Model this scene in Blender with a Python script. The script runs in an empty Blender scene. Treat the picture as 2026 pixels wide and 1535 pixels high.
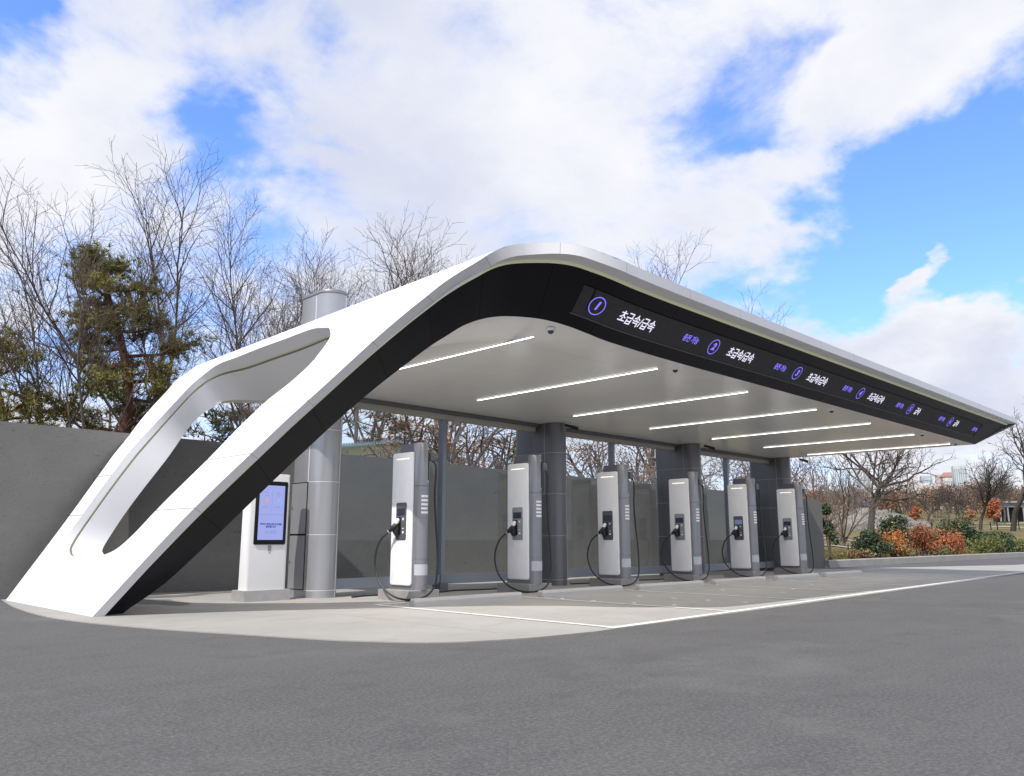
import bpy, bmesh, math, random
import numpy as np
from mathutils import Vector, Matrix, geometry
R_ = math.radians
SC = bpy.context.scene
COL = SC.collection

# ------------------------------------------------------------------ camera
CAMP = np.array([0.0, 0.0, 0.978]); FPX = 1587.56; YAW = .7896; PIT = .1868
FW = np.array([math.sin(YAW)*math.cos(PIT), math.cos(YAW)*math.cos(PIT), math.sin(PIT)])
RT = np.array([math.cos(YAW), -math.sin(YAW), 0.0]); UP = np.cross(RT, FW)
cd = bpy.data.cameras.new('camera'); cam = bpy.data.objects.new('camera', cd); COL.objects.link(cam)
cam.location = CAMP
cam.rotation_euler = (math.pi/2+PIT, 0, -YAW)
cd.sensor_fit = 'HORIZONTAL'; cd.sensor_width = 36.0; cd.lens = FPX/2026*36.0
cd.clip_start = .05; cd.clip_end = 6000
SC.camera = cam

def ray(px, row):
    return FW + RT*(px-1013)/FPX - UP*(row-767)/FPX
def spot(px, r):
    """survey note -> ground position at horizontal distance r"""
    v = ray(px, 1067); h = math.hypot(v[0], v[1]); return v[0]/h*r, v[1]/h*r
def spoty(px, y):
    v = ray(px, 1067); return v[0]/v[1]*y, y
def zof(px, row, x, y):
    v = ray(px, row); return CAMP[2] + v[2]/math.hypot(v[0], v[1])*math.hypot(x, y)

# ------------------------------------------------------------------ world + sun
SUN = Vector((-.78, -.14, 1.0)).normalized()
SC.view_settings.view_transform = 'Standard'; SC.view_settings.look = 'None'
SC.view_settings.exposure = 0.2; SC.view_settings.gamma = 1.0
w = bpy.data.worlds.new('World'); SC.world = w; w.use_nodes = True
nt = w.node_tree; nt.nodes.clear(); N = nt.nodes.new; L = nt.links.new
wo = N('ShaderNodeOutputWorld'); bg = N('ShaderNodeBackground'); L(bg.outputs[0], wo.inputs[0])
sky = N('ShaderNodeTexSky'); sky.sky_type = 'NISHITA'; sky.sun_disc = False
sky.sun_elevation = math.asin(SUN.z); sky.sun_rotation = math.atan2(SUN.x, SUN.y)
sky.air_density = 1.0; sky.dust_density = .4; sky.ozone_density = 2.0
bg.inputs['Strength'].default_value = .15
tc = N('ShaderNodeTexCoord'); nrm = N('ShaderNodeVectorMath'); nrm.operation = 'NORMALIZE'
L(tc.outputs['Generated'], nrm.inputs[0])
sep = N('ShaderNodeSeparateXYZ'); L(nrm.outputs[0], sep.inputs[0])
def M(op, a, b=None, c=None, clamp=False):
    m = N('ShaderNodeMath'); m.operation = op; m.use_clamp = clamp
    for i, v in enumerate((a, b, c)):
        if v is None: continue
        if isinstance(v, (int, float)): m.inputs[i].default_value = v
        else: L(v, m.inputs[i])
    return m.outputs[0]
def noise(vec, scale, detail, rough=.55, off=(0, 0, 0), dist=0.0):
    mp = N('ShaderNodeMapping'); mp.inputs['Location'].default_value = off; L(vec, mp.inputs[0])
    n = N('ShaderNodeTexNoise'); n.inputs['Scale'].default_value = scale; n.inputs['Detail'].default_value = detail
    n.inputs['Roughness'].default_value = rough; n.inputs['Distortion'].default_value = dist
    L(mp.outputs[0], n.inputs['Vector']); return n.outputs['Fac']
zz = M('ADD', M('MAXIMUM', sep.outputs[2], 0.0), .35)
cmb = N('ShaderNodeCombineXYZ'); L(M('DIVIDE', sep.outputs[0], zz), cmb.inputs[0]); L(M('DIVIDE', sep.outputs[1], zz), cmb.inputs[1])
pv = cmb.outputs[0]
# (px, row, radius px, weight): where the day's cloud banks and clear patches lie
CL = [(-10,60,100,-.75),(30,0,60,-.45),(455,20,75,-.45),(650,20,50,-.35),(440,265,60,-.30),(590,205,55,-.36),(535,275,60,-.32),(640,275,40,-.3),(400,205,55,-.3),(340,300,50,-.2),
 (470,350,80,-.5),(430,300,70,-.4),(330,640,150,-.4),(90,640,130,-.35),(450,520,110,-.4),(560,560,90,-.2),(1590,70,70,-.36),(1430,220,70,-.42),(1570,205,60,-.36),(1500,110,60,-.3),(1470,30,60,-.25),
 (1500,260,60,-.45),(1390,280,70,-.3),(1650,60,50,-.35),(1860,420,180,-1.1),(1980,340,90,-.8),(1740,500,130,-.9),(1560,540,110,-.9),(1960,540,150,-.9),(1900,15,60,-.0),(1330,430,55,-.25),(1265,490,35,-.35),
 (1440,540,90,-.55),(1700,600,80,-.4),(1740,330,60,-.25),(2000,430,90,-.5),
 (1850,140,150,.5),(1750,270,100,.35),(1620,400,110,.55),(1500,350,80,.35),(1810,545,46,1.5),(1760,575,38,.9),(1850,505,30,1.0),(1700,690,120,.8),(1900,720,150,.8),(1560,650,90,.3),(1990,660,80,.5),(1500,490,60,.5),
 (800,250,300,.25),(200,200,160,.2),(1100,200,200,.2),(120,350,120,.25)]
acc = M('MULTIPLY_ADD', M('SUBTRACT', noise(pv, 3.2, 11, .66, (3.1, 1.7, .3), .35), .5), 2.5, .44)
def vnoise(sc_, det, amp, src):
    n = N('ShaderNodeTexNoise'); n.inputs['Scale'].default_value = sc_; n.inputs['Detail'].default_value = det; n.inputs['Roughness'].default_value = .6; L(pv, n.inputs['Vector'])
    a = N('ShaderNodeVectorMath'); a.operation = 'SUBTRACT'; L(n.outputs['Color'], a.inputs[0]); a.inputs[1].default_value = (.5, .5, .5)
    b = N('ShaderNodeVectorMath'); b.operation = 'SCALE'; b.inputs['Scale'].default_value = amp; L(a.outputs[0], b.inputs[0])
    c = N('ShaderNodeVectorMath'); c.operation = 'ADD'; L(src, c.inputs[0]); L(b.outputs[0], c.inputs[1]); return c.outputs[0]
bent = N('ShaderNodeVectorMath'); bent.operation = 'NORMALIZE'; L(vnoise(9, 6, .10, vnoise(3.5, 4, .22, nrm.outputs[0])), bent.inputs[0])
for px, row, rad, wt in CL:
    v = ray(px, row); v = v/np.linalg.norm(v); d = N('ShaderNodeVectorMath'); d.operation = 'DOT_PRODUCT'
    L(bent.outputs[0], d.inputs[0]); d.inputs[1].default_value = v
    k = 1.0/(.5*(rad/1650.0)**2)
    e = M('EXPONENT', M('MULTIPLY_ADD', d.outputs['Value'], k, -k))
    acc = M('MULTIPLY_ADD', e, wt, acc)
mr = N('ShaderNodeMapRange'); mr.interpolation_type = 'SMOOTHSTEP'; L(acc, mr.inputs[0])
mr.inputs[1].default_value = -.42; mr.inputs[2].default_value = .66
hz = N('ShaderNodeMapRange'); hz.interpolation_type = 'SMOOTHSTEP'; L(sep.outputs[2], hz.inputs[0])
hz.inputs[1].default_value = .16; hz.inputs[2].default_value = .02; hz.inputs[3].default_value = 0; hz.inputs[4].default_value = .9
alpha = M('MAXIMUM', mr.outputs[0], hz.outputs[0], clamp=True)
shade = N('ShaderNodeMapRange'); shade.interpolation_type = 'SMOOTHSTEP'
L(M('MULTIPLY_ADD', noise(pv, 1.9, 6, .55, (7.3, 4.1, 0)), 1.0, M('MULTIPLY', acc, .12)), shade.inputs[0])
shade.inputs[1].default_value = .42; shade.inputs[2].default_value = .78
cr = N('ShaderNodeMix'); cr.data_type = 'RGBA'; L(shade.outputs[0], cr.inputs[0])
cr.inputs[6].default_value = (5.6, 5.6, 5.85, 1); cr.inputs[7].default_value = (4.0, 4.25, 5.1, 1)
tint = N('ShaderNodeMix'); tint.data_type = 'RGBA'; tint.blend_type = 'MULTIPLY'; tint.inputs[0].default_value = 1
L(sky.outputs[0], tint.inputs[6]); tint.inputs[7].default_value = (1.05, 1.32, 1.85, 1)
mx = N('ShaderNodeMix'); mx.data_type = 'RGBA'; L(alpha, mx.inputs[0]); L(tint.outputs[2], mx.inputs[6]); L(cr.outputs[2], mx.inputs[7])
L(mx.outputs[2], bg.inputs['Color'])

sl = bpy.data.lights.new('sun', 'SUN'); so = bpy.data.objects.new('sun', sl); COL.objects.link(so)
sl.energy = 4.0; sl.angle = R_(.6); sl.color = (1.0, .955, .89)
so.rotation_euler = SUN.to_track_quat('Z', 'Y').to_euler(); so.location = (-20, -5, 30)

# ------------------------------------------------------------------ materials
def mat(name, col, rough=.6, metal=0.0, spec=.5, var=0.0, vscale=4.0, bump=0.0, bscale=60.0, col2=None, emit=None, es=0.0, coat=0.0, detail=6, stretch=(1, 1, 1), rvar=0.0):
    m = bpy.data.materials.new(name); m.use_nodes = True; t = m.node_tree; b = t.nodes['Principled BSDF']
    b.inputs['Roughness'].default_value = rough; b.inputs['Metallic'].default_value = metal
    b.inputs['Specular IOR Level'].default_value = spec; b.inputs['Coat Weight'].default_value = coat
    b.inputs['Base Color'].default_value = (*col, 1)
    if emit: b.inputs['Emission Color'].default_value = (*emit, 1); b.inputs['Emission Strength'].default_value = es
    geo = t.nodes.new('ShaderNodeNewGeometry'); mp = t.nodes.new('ShaderNodeMapping'); mp.inputs['Scale'].default_value = stretch
    t.links.new(geo.outputs['Position'], mp.inputs[0])
    if var or col2:
        n = t.nodes.new('ShaderNodeTexNoise'); n.inputs['Scale'].default_value = vscale; n.inputs['Detail'].default_value = detail; n.inputs['Roughness'].default_value = .6
        t.links.new(mp.outputs[0], n.inputs['Vector'])
        r = t.nodes.new('ShaderNodeMapRange'); r.inputs[1].default_value = .32; r.inputs[2].default_value = .68; t.links.new(n.outputs['Fac'], r.inputs[0])
        x = t.nodes.new('ShaderNodeMix'); x.data_type = 'RGBA'; t.links.new(r.outputs[0], x.inputs[0])
        if col2: a_, b_ = col, col2
        else: a_ = tuple(c*(1-var) for c in col); b_ = tuple(min(1, c*(1+var)) for c in col)
        x.inputs[6].default_value = (*a_, 1); x.inputs[7].default_value = (*b_, 1)
        t.links.new(x.outputs[2], b.inputs['Base Color'])
        if rvar:
            rr = t.nodes.new('ShaderNodeMapRange'); rr.inputs[3].default_value = rough-rvar; rr.inputs[4].default_value = rough+rvar
            t.links.new(r.outputs[0], rr.inputs[0]); t.links.new(rr.outputs[0], b.inputs['Roughness'])
    if bump:
        n2 = t.nodes.new('ShaderNodeTexNoise'); n2.inputs['Scale'].default_value = bscale; n2.inputs['Detail'].default_value = 4
        t.links.new(mp.outputs[0], n2.inputs['Vector'])
        bp = t.nodes.new('ShaderNodeBump'); bp.inputs['Strength'].default_value = bump; bp.inputs['Distance'].default_value = .01
        t.links.new(n2.outputs['Fac'], bp.inputs['Height']); t.links.new(bp.outputs[0], b.inputs['Normal'])
    return m

def layered(name, base, layers, rough=.85, bump=.3, bscale=90.0, spec=.3):
    """base colour + list of (scale, detail, lo, hi, colour, amount, stretch, kind)"""
    m = bpy.data.materials.new(name); m.use_nodes = True; t = m.node_tree; b = t.nodes['Principled BSDF']
    b.inputs['Roughness'].default_value = rough; b.inputs['Specular IOR Level'].default_value = spec
    geo = t.nodes.new('ShaderNodeNewGeometry'); cur = None
    for i, (sc_, det, lo, hi, colr, amt, st, kind) in enumerate(layers):
        mp = t.nodes.new('ShaderNodeMapping'); mp.inputs['Scale'].default_value = st; mp.inputs['Location'].default_value = (i*3.7, i*1.9, i)
        t.links.new(geo.outputs['Position'], mp.inputs[0])
        if kind == 'v':
            n = t.nodes.new('ShaderNodeTexVoronoi'); n.inputs['Scale'].default_value = sc_; out = n.outputs['Distance']
        else:
            n = t.nodes.new('ShaderNodeTexNoise'); n.inputs['Scale'].default_value = sc_; n.inputs['Detail'].default_value = det
            n.inputs['Roughness'].default_value = .62; out = n.outputs['Fac']
        t.links.new(mp.outputs[0], n.inputs['Vector'])
        r = t.nodes.new('ShaderNodeMapRange'); r.inputs[1].default_value = lo; r.inputs[2].default_value = hi; r.inputs[4].default_value = amt
        t.links.new(out, r.inputs[0])
        x = t.nodes.new('ShaderNodeMix'); x.data_type = 'RGBA'; t.links.new(r.outputs[0], x.inputs[0])
        if cur is None: x.inputs[6].default_value = (*base, 1)
        else: t.links.new(cur, x.inputs[6])
        x.inputs[7].default_value = (*colr, 1); cur = x.outputs[2]
    t.links.new(cur, b.inputs['Base Color'])
    n2 = t.nodes.new('ShaderNodeTexNoise'); n2.inputs['Scale'].default_value = bscale; n2.inputs['Detail'].default_value = 5
    t.links.new(geo.outputs['Position'], n2.inputs['Vector'])
    bp = t.nodes.new('ShaderNodeBump'); bp.inputs['Strength'].default_value = bump; bp.inputs['Distance'].default_value = .012
    t.links.new(n2.outputs['Fac'], bp.inputs['Height']); t.links.new(bp.outputs[0], b.inputs['Normal'])
    return m
def emis(name, col, s):
    m = bpy.data.materials.new(name); m.use_nodes = True; t = m.node_tree; t.nodes.clear()
    o = t.nodes.new('ShaderNodeOutputMaterial'); e = t.nodes.new('ShaderNodeEmission'); e.inputs[0].default_value = (*col, 1); e.inputs[1].default_value = s
    t.links.new(e.outputs[0], o.inputs[0]); return m
O1 = (1, 1, 1)
MT = {}
MT['asphalt'] = layered('asphalt', (.084, .083, .083), [
    (.35, 5, .35, .7, (.112, .110, .109), .6, (1, 1, 1), 'n'), (1.6, 6, .45, .7, (.07, .07, .074), .55, (1, 2.2, 1), 'n'),
    (38, 3, .42, .62, (.18, .176, .172), .4, O1, 'n'), (70, 2, .52, .66, (.045, .045, .048), .55, O1, 'n'), (.7, 6, .56, .72, (.15, .147, .142), .5, O1, 'n'), (3.5, 5, .55, .7, (.06, .06, .063), .35, O1, 'n'), (.18, 5, .60, .66, (.065, .065, .067), .35, (1, 1.7, 1), 'n'), (2.2, 8, .66, .70, (.14, .136, .13), .3, (.5, 1.6, 1), 'n')], .88, .4, 110)
MT['pad'] = layered('pad concrete', (.30, .291, .274), [
    (.8, 6, .4, .65, (.35, .34, .32), .8, O1, 'n'), (2.2, 8, .52, .68, (.27, .257, .235), .55, (1, 1.6, 1), 'n'), (.5, 5, .56, .62, (.36, .345, .32), .45, O1, 'n'),
    (45, 3, .5, .7, (.34, .33, .31), .4, O1, 'n')], .8, .2, 120)
MT['wet'] = mat('damp concrete', (.17, .165, .155), .45, var=.25, vscale=5)
MT['kerb'] = layered('kerb concrete', (.34, .325, .305), [(1.5, 6, .4, .7, (.25, .24, .225), .7, O1, 'n'), (30, 4, .5, .7, (.42, .4, .38), .4, O1, 'n')], .85, .4, 60)
MT['stop'] = layered('wheel stop concrete', (.46, .45, .43), [(3, 6, .45, .7, (.42, .41, .39), .6, O1, 'n'), (50, 3, .5, .7, (.52, .51, .49), .4, O1, 'n')], .85, .3, 80)
MT['wall'] = layered('wall concrete', (.18, .176, .166), [
    (.6, 5, .35, .7, (.145, .142, .133), .7, (1, 1, 1), 'n'), (3, 7, .45, .75, (.215, .21, .2), .45, (.7, .7, 1.2), 'n'), (22, 4, .60, .68, (.10, .097, .09), .7, (1, 1, 1.6), 'n'),
    (5, 2, .70, .74, (.085, .083, .078), .8, (.7, 1, 2.4), 'n')], .9, .5, 55)
MT['paint'] = layered('road paint', (.66, .66, .64), [(9, 7, .5, .66, (.46, .45, .43), .6, O1, 'n')], .6, .15, 90)
MT['white'] = mat('white panel', (.80, .80, .81), .32, var=.015, vscale=1.2)
MT['lip'] = mat('white edge trim', (.66, .66, .67), .35, var=.02, vscale=1.5)
MT['seam'] = mat('panel joint', (.27, .27, .27), .7)
MT['black'] = mat('black panel', (.0065, .006, .009), .34, spec=.28, var=.15, vscale=2)
MT['bseam'] = mat('black panel joint', (.001, .001, .001), .8, spec=.1)
MT['ceil'] = mat('ceiling panel', (.88, .865, .84), .24, var=.03, vscale=.7, coat=.15, spec=.6)
MT['cseam'] = mat('ceiling joint', (.40, .38, .36), .6)
MT['groove'] = mat('shadow groove', (.30, .30, .29), .6)
MT['strip'] = mat('edge light strip', (.62, .63, .42), .5, emit=(.72, .74, .45), es=.12)
MT['bar'] = emis('lit light bar', (1.0, .985, .94), 4.5)
MT['bar_dim'] = emis('lit small light', (1.0, .93, .82), 1.1)
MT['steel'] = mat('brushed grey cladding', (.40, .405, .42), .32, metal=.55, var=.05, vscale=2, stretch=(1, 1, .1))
MT['steel_shade'] = mat('dark shaded cladding', (.17, .172, .185), .34, metal=.5, var=.05, vscale=2, stretch=(1, 1, .1)); MT['joint_shade'] = mat('shaded joint filler', (.42, .42, .42), .6)  # darker copies of cladding and filler: rear pillars' shade put into the colour
MT['steel2'] = mat('dark grey cladding', (.25, .255, .275), .42, metal=.55, var=.05, vscale=2, stretch=(1, 1, .1))
MT['joint'] = mat('pale joint filler', (.78, .78, .78), .6)
MT['body'] = mat('charger grey metal', (.29, .293, .31), .30, metal=.6, var=.04, vscale=6)
MT['body2'] = mat('charger dark shroud', (.15, .152, .17), .42, metal=.35)
MT['panel'] = mat('charger pale panel', (.86, .86, .88), .36, metal=.05, var=.02, vscale=5)
MT['plinth'] = mat('painted steel plinth', (.27, .26, .25), .55, var=.1, vscale=5)
MT['kplinth'] = mat('steel kiosk plinth', (.44, .43, .43), .42, metal=.4, var=.07, vscale=8)
MT['ctrl'] = mat('control fascia grey', (.26, .275, .29), .4)
MT['ctrl_dark'] = mat('control fascia dark', (.085, .09, .10), .38)
MT['rubber'] = mat('black rubber', (.012, .012, .014), .5)
MT['screen'] = mat('dark screen glass', (.018, .02, .03), .12, emit=(.2, .25, .4), es=.06)
MT['screen_b'] = mat('pale blue screen glass', (.05, .07, .12), .15, emit=(.35, .45, .75), es=.25)
MT['kscreen'] = mat('lit kiosk screen', (.02, .02, .05), .2, emit=(.33, .38, .78), es=.85)
MT['kwhite'] = mat('kiosk white paint', (.72, .72, .73), .3, var=.02, vscale=3)
MT['base_glow'] = mat('painted base glow', (.42, .42, .46), .4, emit=(.9, .92, 1.0), es=.06)  # pale colour and weak emission imitate a reflection; no lamp here
MT['chrome'] = mat('white plug tip', (.75, .75, .75), .35)
MT['led'] = layered('led matrix face', (.030, .030, .031), [(14, 3, .3, .7, (.04, .04, .041), .8, O1, 'n'), (120, 1, .5, .6, (.065, .065, .068), .7, O1, 'n')], .6, .1, 200)
MT['ledb'] = emis('lit violet digits', (.24, .19, .98), 1.05)
MT['ledw'] = emis('lit white digits', (.80, .78, .95), 1.0)
MT['navy'] = emis('lit navy letters', (.03, .05, .28), 1.0)
MT['dimtxt'] = emis('lit grey letters', (.30, .32, .55), .75)
MT['orange'] = emis('lit orange shape', (.85, .35, .22), .9)
MT['aqua'] = emis('lit aqua shape', (.22, .55, .88), .9)
MT['beam'] = mat('beige beam paint', (.46, .44, .39), .5, var=.05, vscale=1.5)
MT['dark_trim'] = mat('dark trim', (.12, .12, .125), .45)
MT['rail'] = mat('blue grey rail', (.26, .28, .33), .35, metal=.5)
MT['decal'] = mat('grey window film', (.50, .50, .54), .6)
MT['bark'] = layered('bark', (.15, .125, .108), [(7, 6, .4, .7, (.19, .165, .145), .7, (1, 1, .35), 'n'), (20, 3, .5, .7, (.055, .045, .04), .6, (1, 1, .5), 'n')], .95, .6, 40)
MT['twig'] = mat('twig', (.10, .072, .06), .9, var=.35, vscale=1.3)
MT['twig2'] = mat('pale twig', (.15, .125, .105), .9, var=.35, vscale=1)
MT['dbark'] = layered('dark park bark', (.06, .052, .046), [(5, 6, .4, .7, (.10, .09, .08), .6, (1, 1, .35), 'n')], .95, .6, 20); MT['dtwig'] = mat('dark park twig', (.065, .052, .046), .9, var=.3, vscale=1)
MT['redbark'] = layered('red pine bark', (.16, .07, .045), [(9, 6, .4, .7, (.07, .035, .028), .7, (1, 1, .5), 'n')], .95, .6, 40)
MT['needle'] = mat('pine needles', (.085, .105, .028), .7, vscale=.9, col2=(.27, .225, .06), detail=3)
MT['needle2'] = mat('distant needles', (.035, .05, .03), .8, vscale=.5, col2=(.09, .105, .06), detail=3)
MT['rust'] = mat('rust dead leaves', (.17, .060, .013), .8, vscale=1.2, col2=(.30, .135, .065), detail=2)
MT['tan'] = mat('tan dead leaves', (.22, .13, .07), .8, vscale=1.0, col2=(.32, .20, .11), detail=2)
MT['orangeleaf'] = mat('orange leaves', (.30, .085, .03), .7, vscale=1.6, col2=(.50, .19, .06), detail=2)
MT['amberleaf'] = mat('amber leaves', (.66, .34, .05), .7, vscale=2.5, col2=(.5, .12, .025), detail=2)
MT['redleaf'] = mat('russet leaves', (.24, .06, .035), .7, vscale=2.0, col2=(.34, .12, .065), detail=2)
MT['holly'] = mat('dark glossy leaves', (.018, .032, .018), .4, vscale=1.5, col2=(.05, .075, .045), detail=3)
MT['hedge'] = mat('green leaves', (.035, .065, .018), .6, vscale=1.5, col2=(.09, .12, .03), detail=3)
MT['olive'] = mat('yellow green leaves', (.10, .11, .02), .6, vscale=1.5, col2=(.19, .18, .045), detail=3)
MT['grass'] = layered('winter lawn', (.10, .11, .035), [
    (.05, 4, .45, .6, (.20, .155, .08), .9, (1, 1, 1), 'n'), (.6, 6, .42, .62, (.17, .12, .06), .75, O1, 'n'), (5, 6, .48, .64, (.28, .15, .06), .6, O1, 'n'), (12, 3, .45, .65, (.05, .06, .02), .6, O1, 'n')], .95, .6, 20)
MT['rock'] = layered('weathered rock', (.21, .20, .175), [
    (.12, 6, .42, .6, (.20, .185, .155), .8, (1, 1, 4), 'n'), (.35, 8, .50, .56, (.10, .095, .085), .85, (.35, 1, 6), 'n'), (2, 5, .4, .7, (.27, .26, .23), .5, (1, 1, 2), 'n')], .95, .8, 3)
MT['path'] = mat('gravel path', (.33, .30, .25), .95, var=.15, vscale=2)
MT['hillf'] = layered('forested hill', (.13, .125, .105), [(.05, 8, .4, .62, (.075, .085, .06), .8, (1, 1, 1), 'n'), (.2, 6, .45, .65, (.19, .165, .135), .7, O1, 'n')], 1.0, .8, .5)
MT['yellow'] = mat('cream yellow cladding', (.62, .58, .33), .6, var=.06, vscale=2)
MT['cyan'] = mat('pale blue roofing', (.42, .60, .68), .5, var=.08, vscale=3)
def pane_mat():
    m = bpy.data.materials.new('clear glass'); m.use_nodes = True; t = m.node_tree; t.nodes.clear(); n = t.nodes.new
    o = n('ShaderNodeOutputMaterial'); mxs = n('ShaderNodeMixShader'); tr = n('ShaderNodeBsdfTransparent'); gl = n('ShaderNodeBsdfGlossy'); fr = n('ShaderNodeLayerWeight'); fr.inputs[0].default_value = .5; pw = n('ShaderNodeMath'); pw.operation = 'POWER'; pw.inputs[1].default_value = 3.5; sc = n('ShaderNodeMath'); sc.operation = 'MULTIPLY_ADD'; sc.inputs[1].default_value = .22; sc.inputs[2].default_value = .02; t.links.new(fr.outputs['Facing'], pw.inputs[0]); t.links.new(pw.outputs[0], sc.inputs[0])
    tr.inputs[0].default_value = (.93, .95, .955, 1); gl.inputs['Roughness'].default_value = .01; gl.inputs[0].default_value = (.85, .87, .9, 1); pass
    t.links.new(sc.outputs[0], mxs.inputs[0]); t.links.new(tr.outputs[0], mxs.inputs[1]); t.links.new(gl.outputs[0], mxs.inputs[2]); t.links.new(mxs.outputs[0], o.inputs[0]); return m
MT['glass'] = pane_mat()

# ------------------------------------------------------------------ mesh helpers
class MB:
    def __init__(s): s.v = []; s.f = []; s.m = []; s.ms = []
    def mi(s, m):
        if m not in s.ms: s.ms.append(m)
        return s.ms.index(m)
    def add(s, vs, fs, m):
        o = len(s.v); s.v += [tuple(p) for p in vs]; i = s.mi(m)
        for f in fs: s.f.append(tuple(o+a for a in f)); s.m.append(i)
        return s
    def box(s, x0, x1, y0, y1, z0, z1, m):
        vs = [(x, y, z) for x in (x0, x1) for y in (y0, y1) for z in (z0, z1)]
        return s.add(vs, [(0, 1, 3, 2), (4, 6, 7, 5), (0, 4, 5, 1), (2, 3, 7, 6), (0, 2, 6, 4), (1, 5, 7, 3)], m)
    def prism(s, pts, axis, a, b, m, cap=True, bev=0.0):
        """closed 2D outline extruded along axis from a to b (bev: chamfer of the b end)"""
        def P(p, c):
            return {0: (c, p[0], p[1]), 1: (p[0], c, p[1]), 2: (p[0], p[1], c)}[axis]
        n = len(pts); rings = [(pts, a)]
        if bev:
            sg = 1 if b > a else -1; cx_ = sum(p[0] for p in pts)/n; cy_ = sum(p[1] for p in pts)/n
            w_ = max(abs(p[0]-cx_) for p in pts); h_ = max(abs(p[1]-cy_) for p in pts)
            rings += [(pts, b-sg*bev), ([(cx_+(p[0]-cx_)*(1-bev*.35/w_), cy_+(p[1]-cy_)*(1-bev*.35/h_)) for p in pts], b-sg*bev*.35),
                      ([(cx_+(p[0]-cx_)*(1-bev/w_), cy_+(p[1]-cy_)*(1-bev/h_)) for p in pts], b)]
        else: rings += [(pts, b)]
        vs = [P(p, c) for r, c in rings for p in r]; fs = []
        for k in range(len(rings)-1):
            for i in range(n): j = (i+1) % n; fs.append((k*n+i, k*n+j, (k+1)*n+j, (k+1)*n+i))
        if cap: fs.append(tuple(range(n))[::-1]); fs.append(tuple((len(rings)-1)*n+i for i in range(n)))
        return s.add(vs, fs, m)
    def tube(s, path, rad, n, m, caps=True):
        path = [Vector(p) for p in path]; o = len(s.v); i_ = s.mi(m); k = len(path)
        if not hasattr(rad, '__len__'): rad = [rad]*k
        ref = None
        for i, p in enumerate(path):
            d = (path[min(i+1, k-1)]-path[max(i-1, 0)]).normalized()
            if ref is None: ref = d.orthogonal().normalized()
            else: ref = (ref-d*ref.dot(d)).normalized()
            b = d.cross(ref)
            for j in range(n):
                a = 2*math.pi*j/n; q = p+(ref*math.cos(a)+b*math.sin(a))*rad[i]; s.v.append((q.x, q.y, q.z))
        for i in range(k-1):
            for j in range(n):
                j2 = (j+1) % n; s.f.append((o+i*n+j, o+i*n+j2, o+(i+1)*n+j2, o+(i+1)*n+j)); s.m.append(i_)
        if caps:
            s.f.append(tuple(o+j for j in range(n))[::-1]); s.m.append(i_); s.f.append(tuple(o+(k-1)*n+j for j in range(n))); s.m.append(i_)
        return s
    def strip(s, A, B, m, sm=None, seams=()):
        """quads between two polylines"""
        n = len(A); o = len(s.v); s.v += [tuple(p) for p in A]+[tuple(p) for p in B]
        for i in range(n-1):
            s.f.append((o+i, o+i+1, o+n+i+1, o+n+i)); s.m.append(s.mi(sm if (sm and i in seams) else m))
        return s
    def build(s, name, parent=None, smooth=False, origin=None, angle=35):
        me = bpy.data.meshes.new(name)
        v = s.v
        if origin is None and parent is not None: origin = parent['_o'] if '_o' in parent else None
        if origin is not None: ox, oy, oz = origin; v = [(a-ox, b-oy, c-oz) for a, b, c in v]
        me.from_pydata(v, [], s.f)
        for m in s.ms: me.materials.append(MT[m])
        me.polygons.foreach_set('material_index', s.m)
        if smooth:
            me.polygons.foreach_set('use_smooth', [True]*len(me.polygons))
            try: me.set_sharp_from_angle(angle=R_(angle))
            except Exception: pass
        me.update()
        o = bpy.data.objects.new(name, me); COL.objects.link(o)
        if parent is not None: o.parent = parent
        elif origin is not None: o.location = origin
        return o
def tag(o, label, cat, group=None):
    o['label'] = label; o['category'] = cat
    if group: o['group'] = group
    return o
def thing(name, label, cat, loc=(0, 0, 0), group=None, world=False):
    """an Empty at the base; with world=True its parts are given in world coordinates"""
    o = bpy.data.objects.new(name, None); COL.objects.link(o); o.location = loc; o.empty_display_size = .2
    if world: o['_o'] = tuple(loc)
    return tag(o, label, cat, group)
def dup(root, loc, label, scale=None, rz=None):
    r = root.copy(); COL.objects.link(r); r.location = loc; r['label'] = label
    if scale is not None: r.scale = scale
    if rz is not None: r.rotation_euler = (0, 0, rz)
    def kids(a, b):
        for ch in list(a.children):
            c = ch.copy(); COL.objects.link(c); c.parent = b; kids(ch, c)
    kids(root, r); return r
def struct(o): o['kind'] = 'structure'; return o
def rrect(x0, x1, y0, y1, r, n=6):
    out = []
    for cx, cy, a0 in ((x1-r, y1-r, 0), (x0+r, y1-r, 90), (x0+r, y0+r, 180), (x1-r, y0+r, 270)):
        for i in range(n+1): a = R_(a0+90*i/n); out.append((cx+r*math.cos(a), cy+r*math.sin(a)))
    return out
def catmull(P, n=12, closed=False):
    P = [np.array(p, float) for p in P]; out = []
    Q = [P[-1]]+P+[P[0], P[1]] if closed else [2*P[0]-P[1]]+P+[2*P[-1]-P[-2]]
    for i in range(1, len(Q)-2):
        a, b, c, d = Q[i-1:i+3]; la, lb, lc = [max(np.linalg.norm(v), 1e-6) for v in (b-a, c-b, d-c)]
        m1 = ((b-a)/la*lb+(c-b)/lb*la)/(la+lb)*lb; m2 = ((c-b)/lb*lc+(d-c)/lc*lb)/(lb+lc)*lb
        for k in range(n):
            t = k/n; out.append((2*t**3-3*t*t+1)*b+(t**3-2*t*t+t)*m1+(-2*t**3+3*t*t)*c+(t**3-t*t)*m2)
    if not closed: out.append(P[-1])
    return np.array(out)
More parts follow.
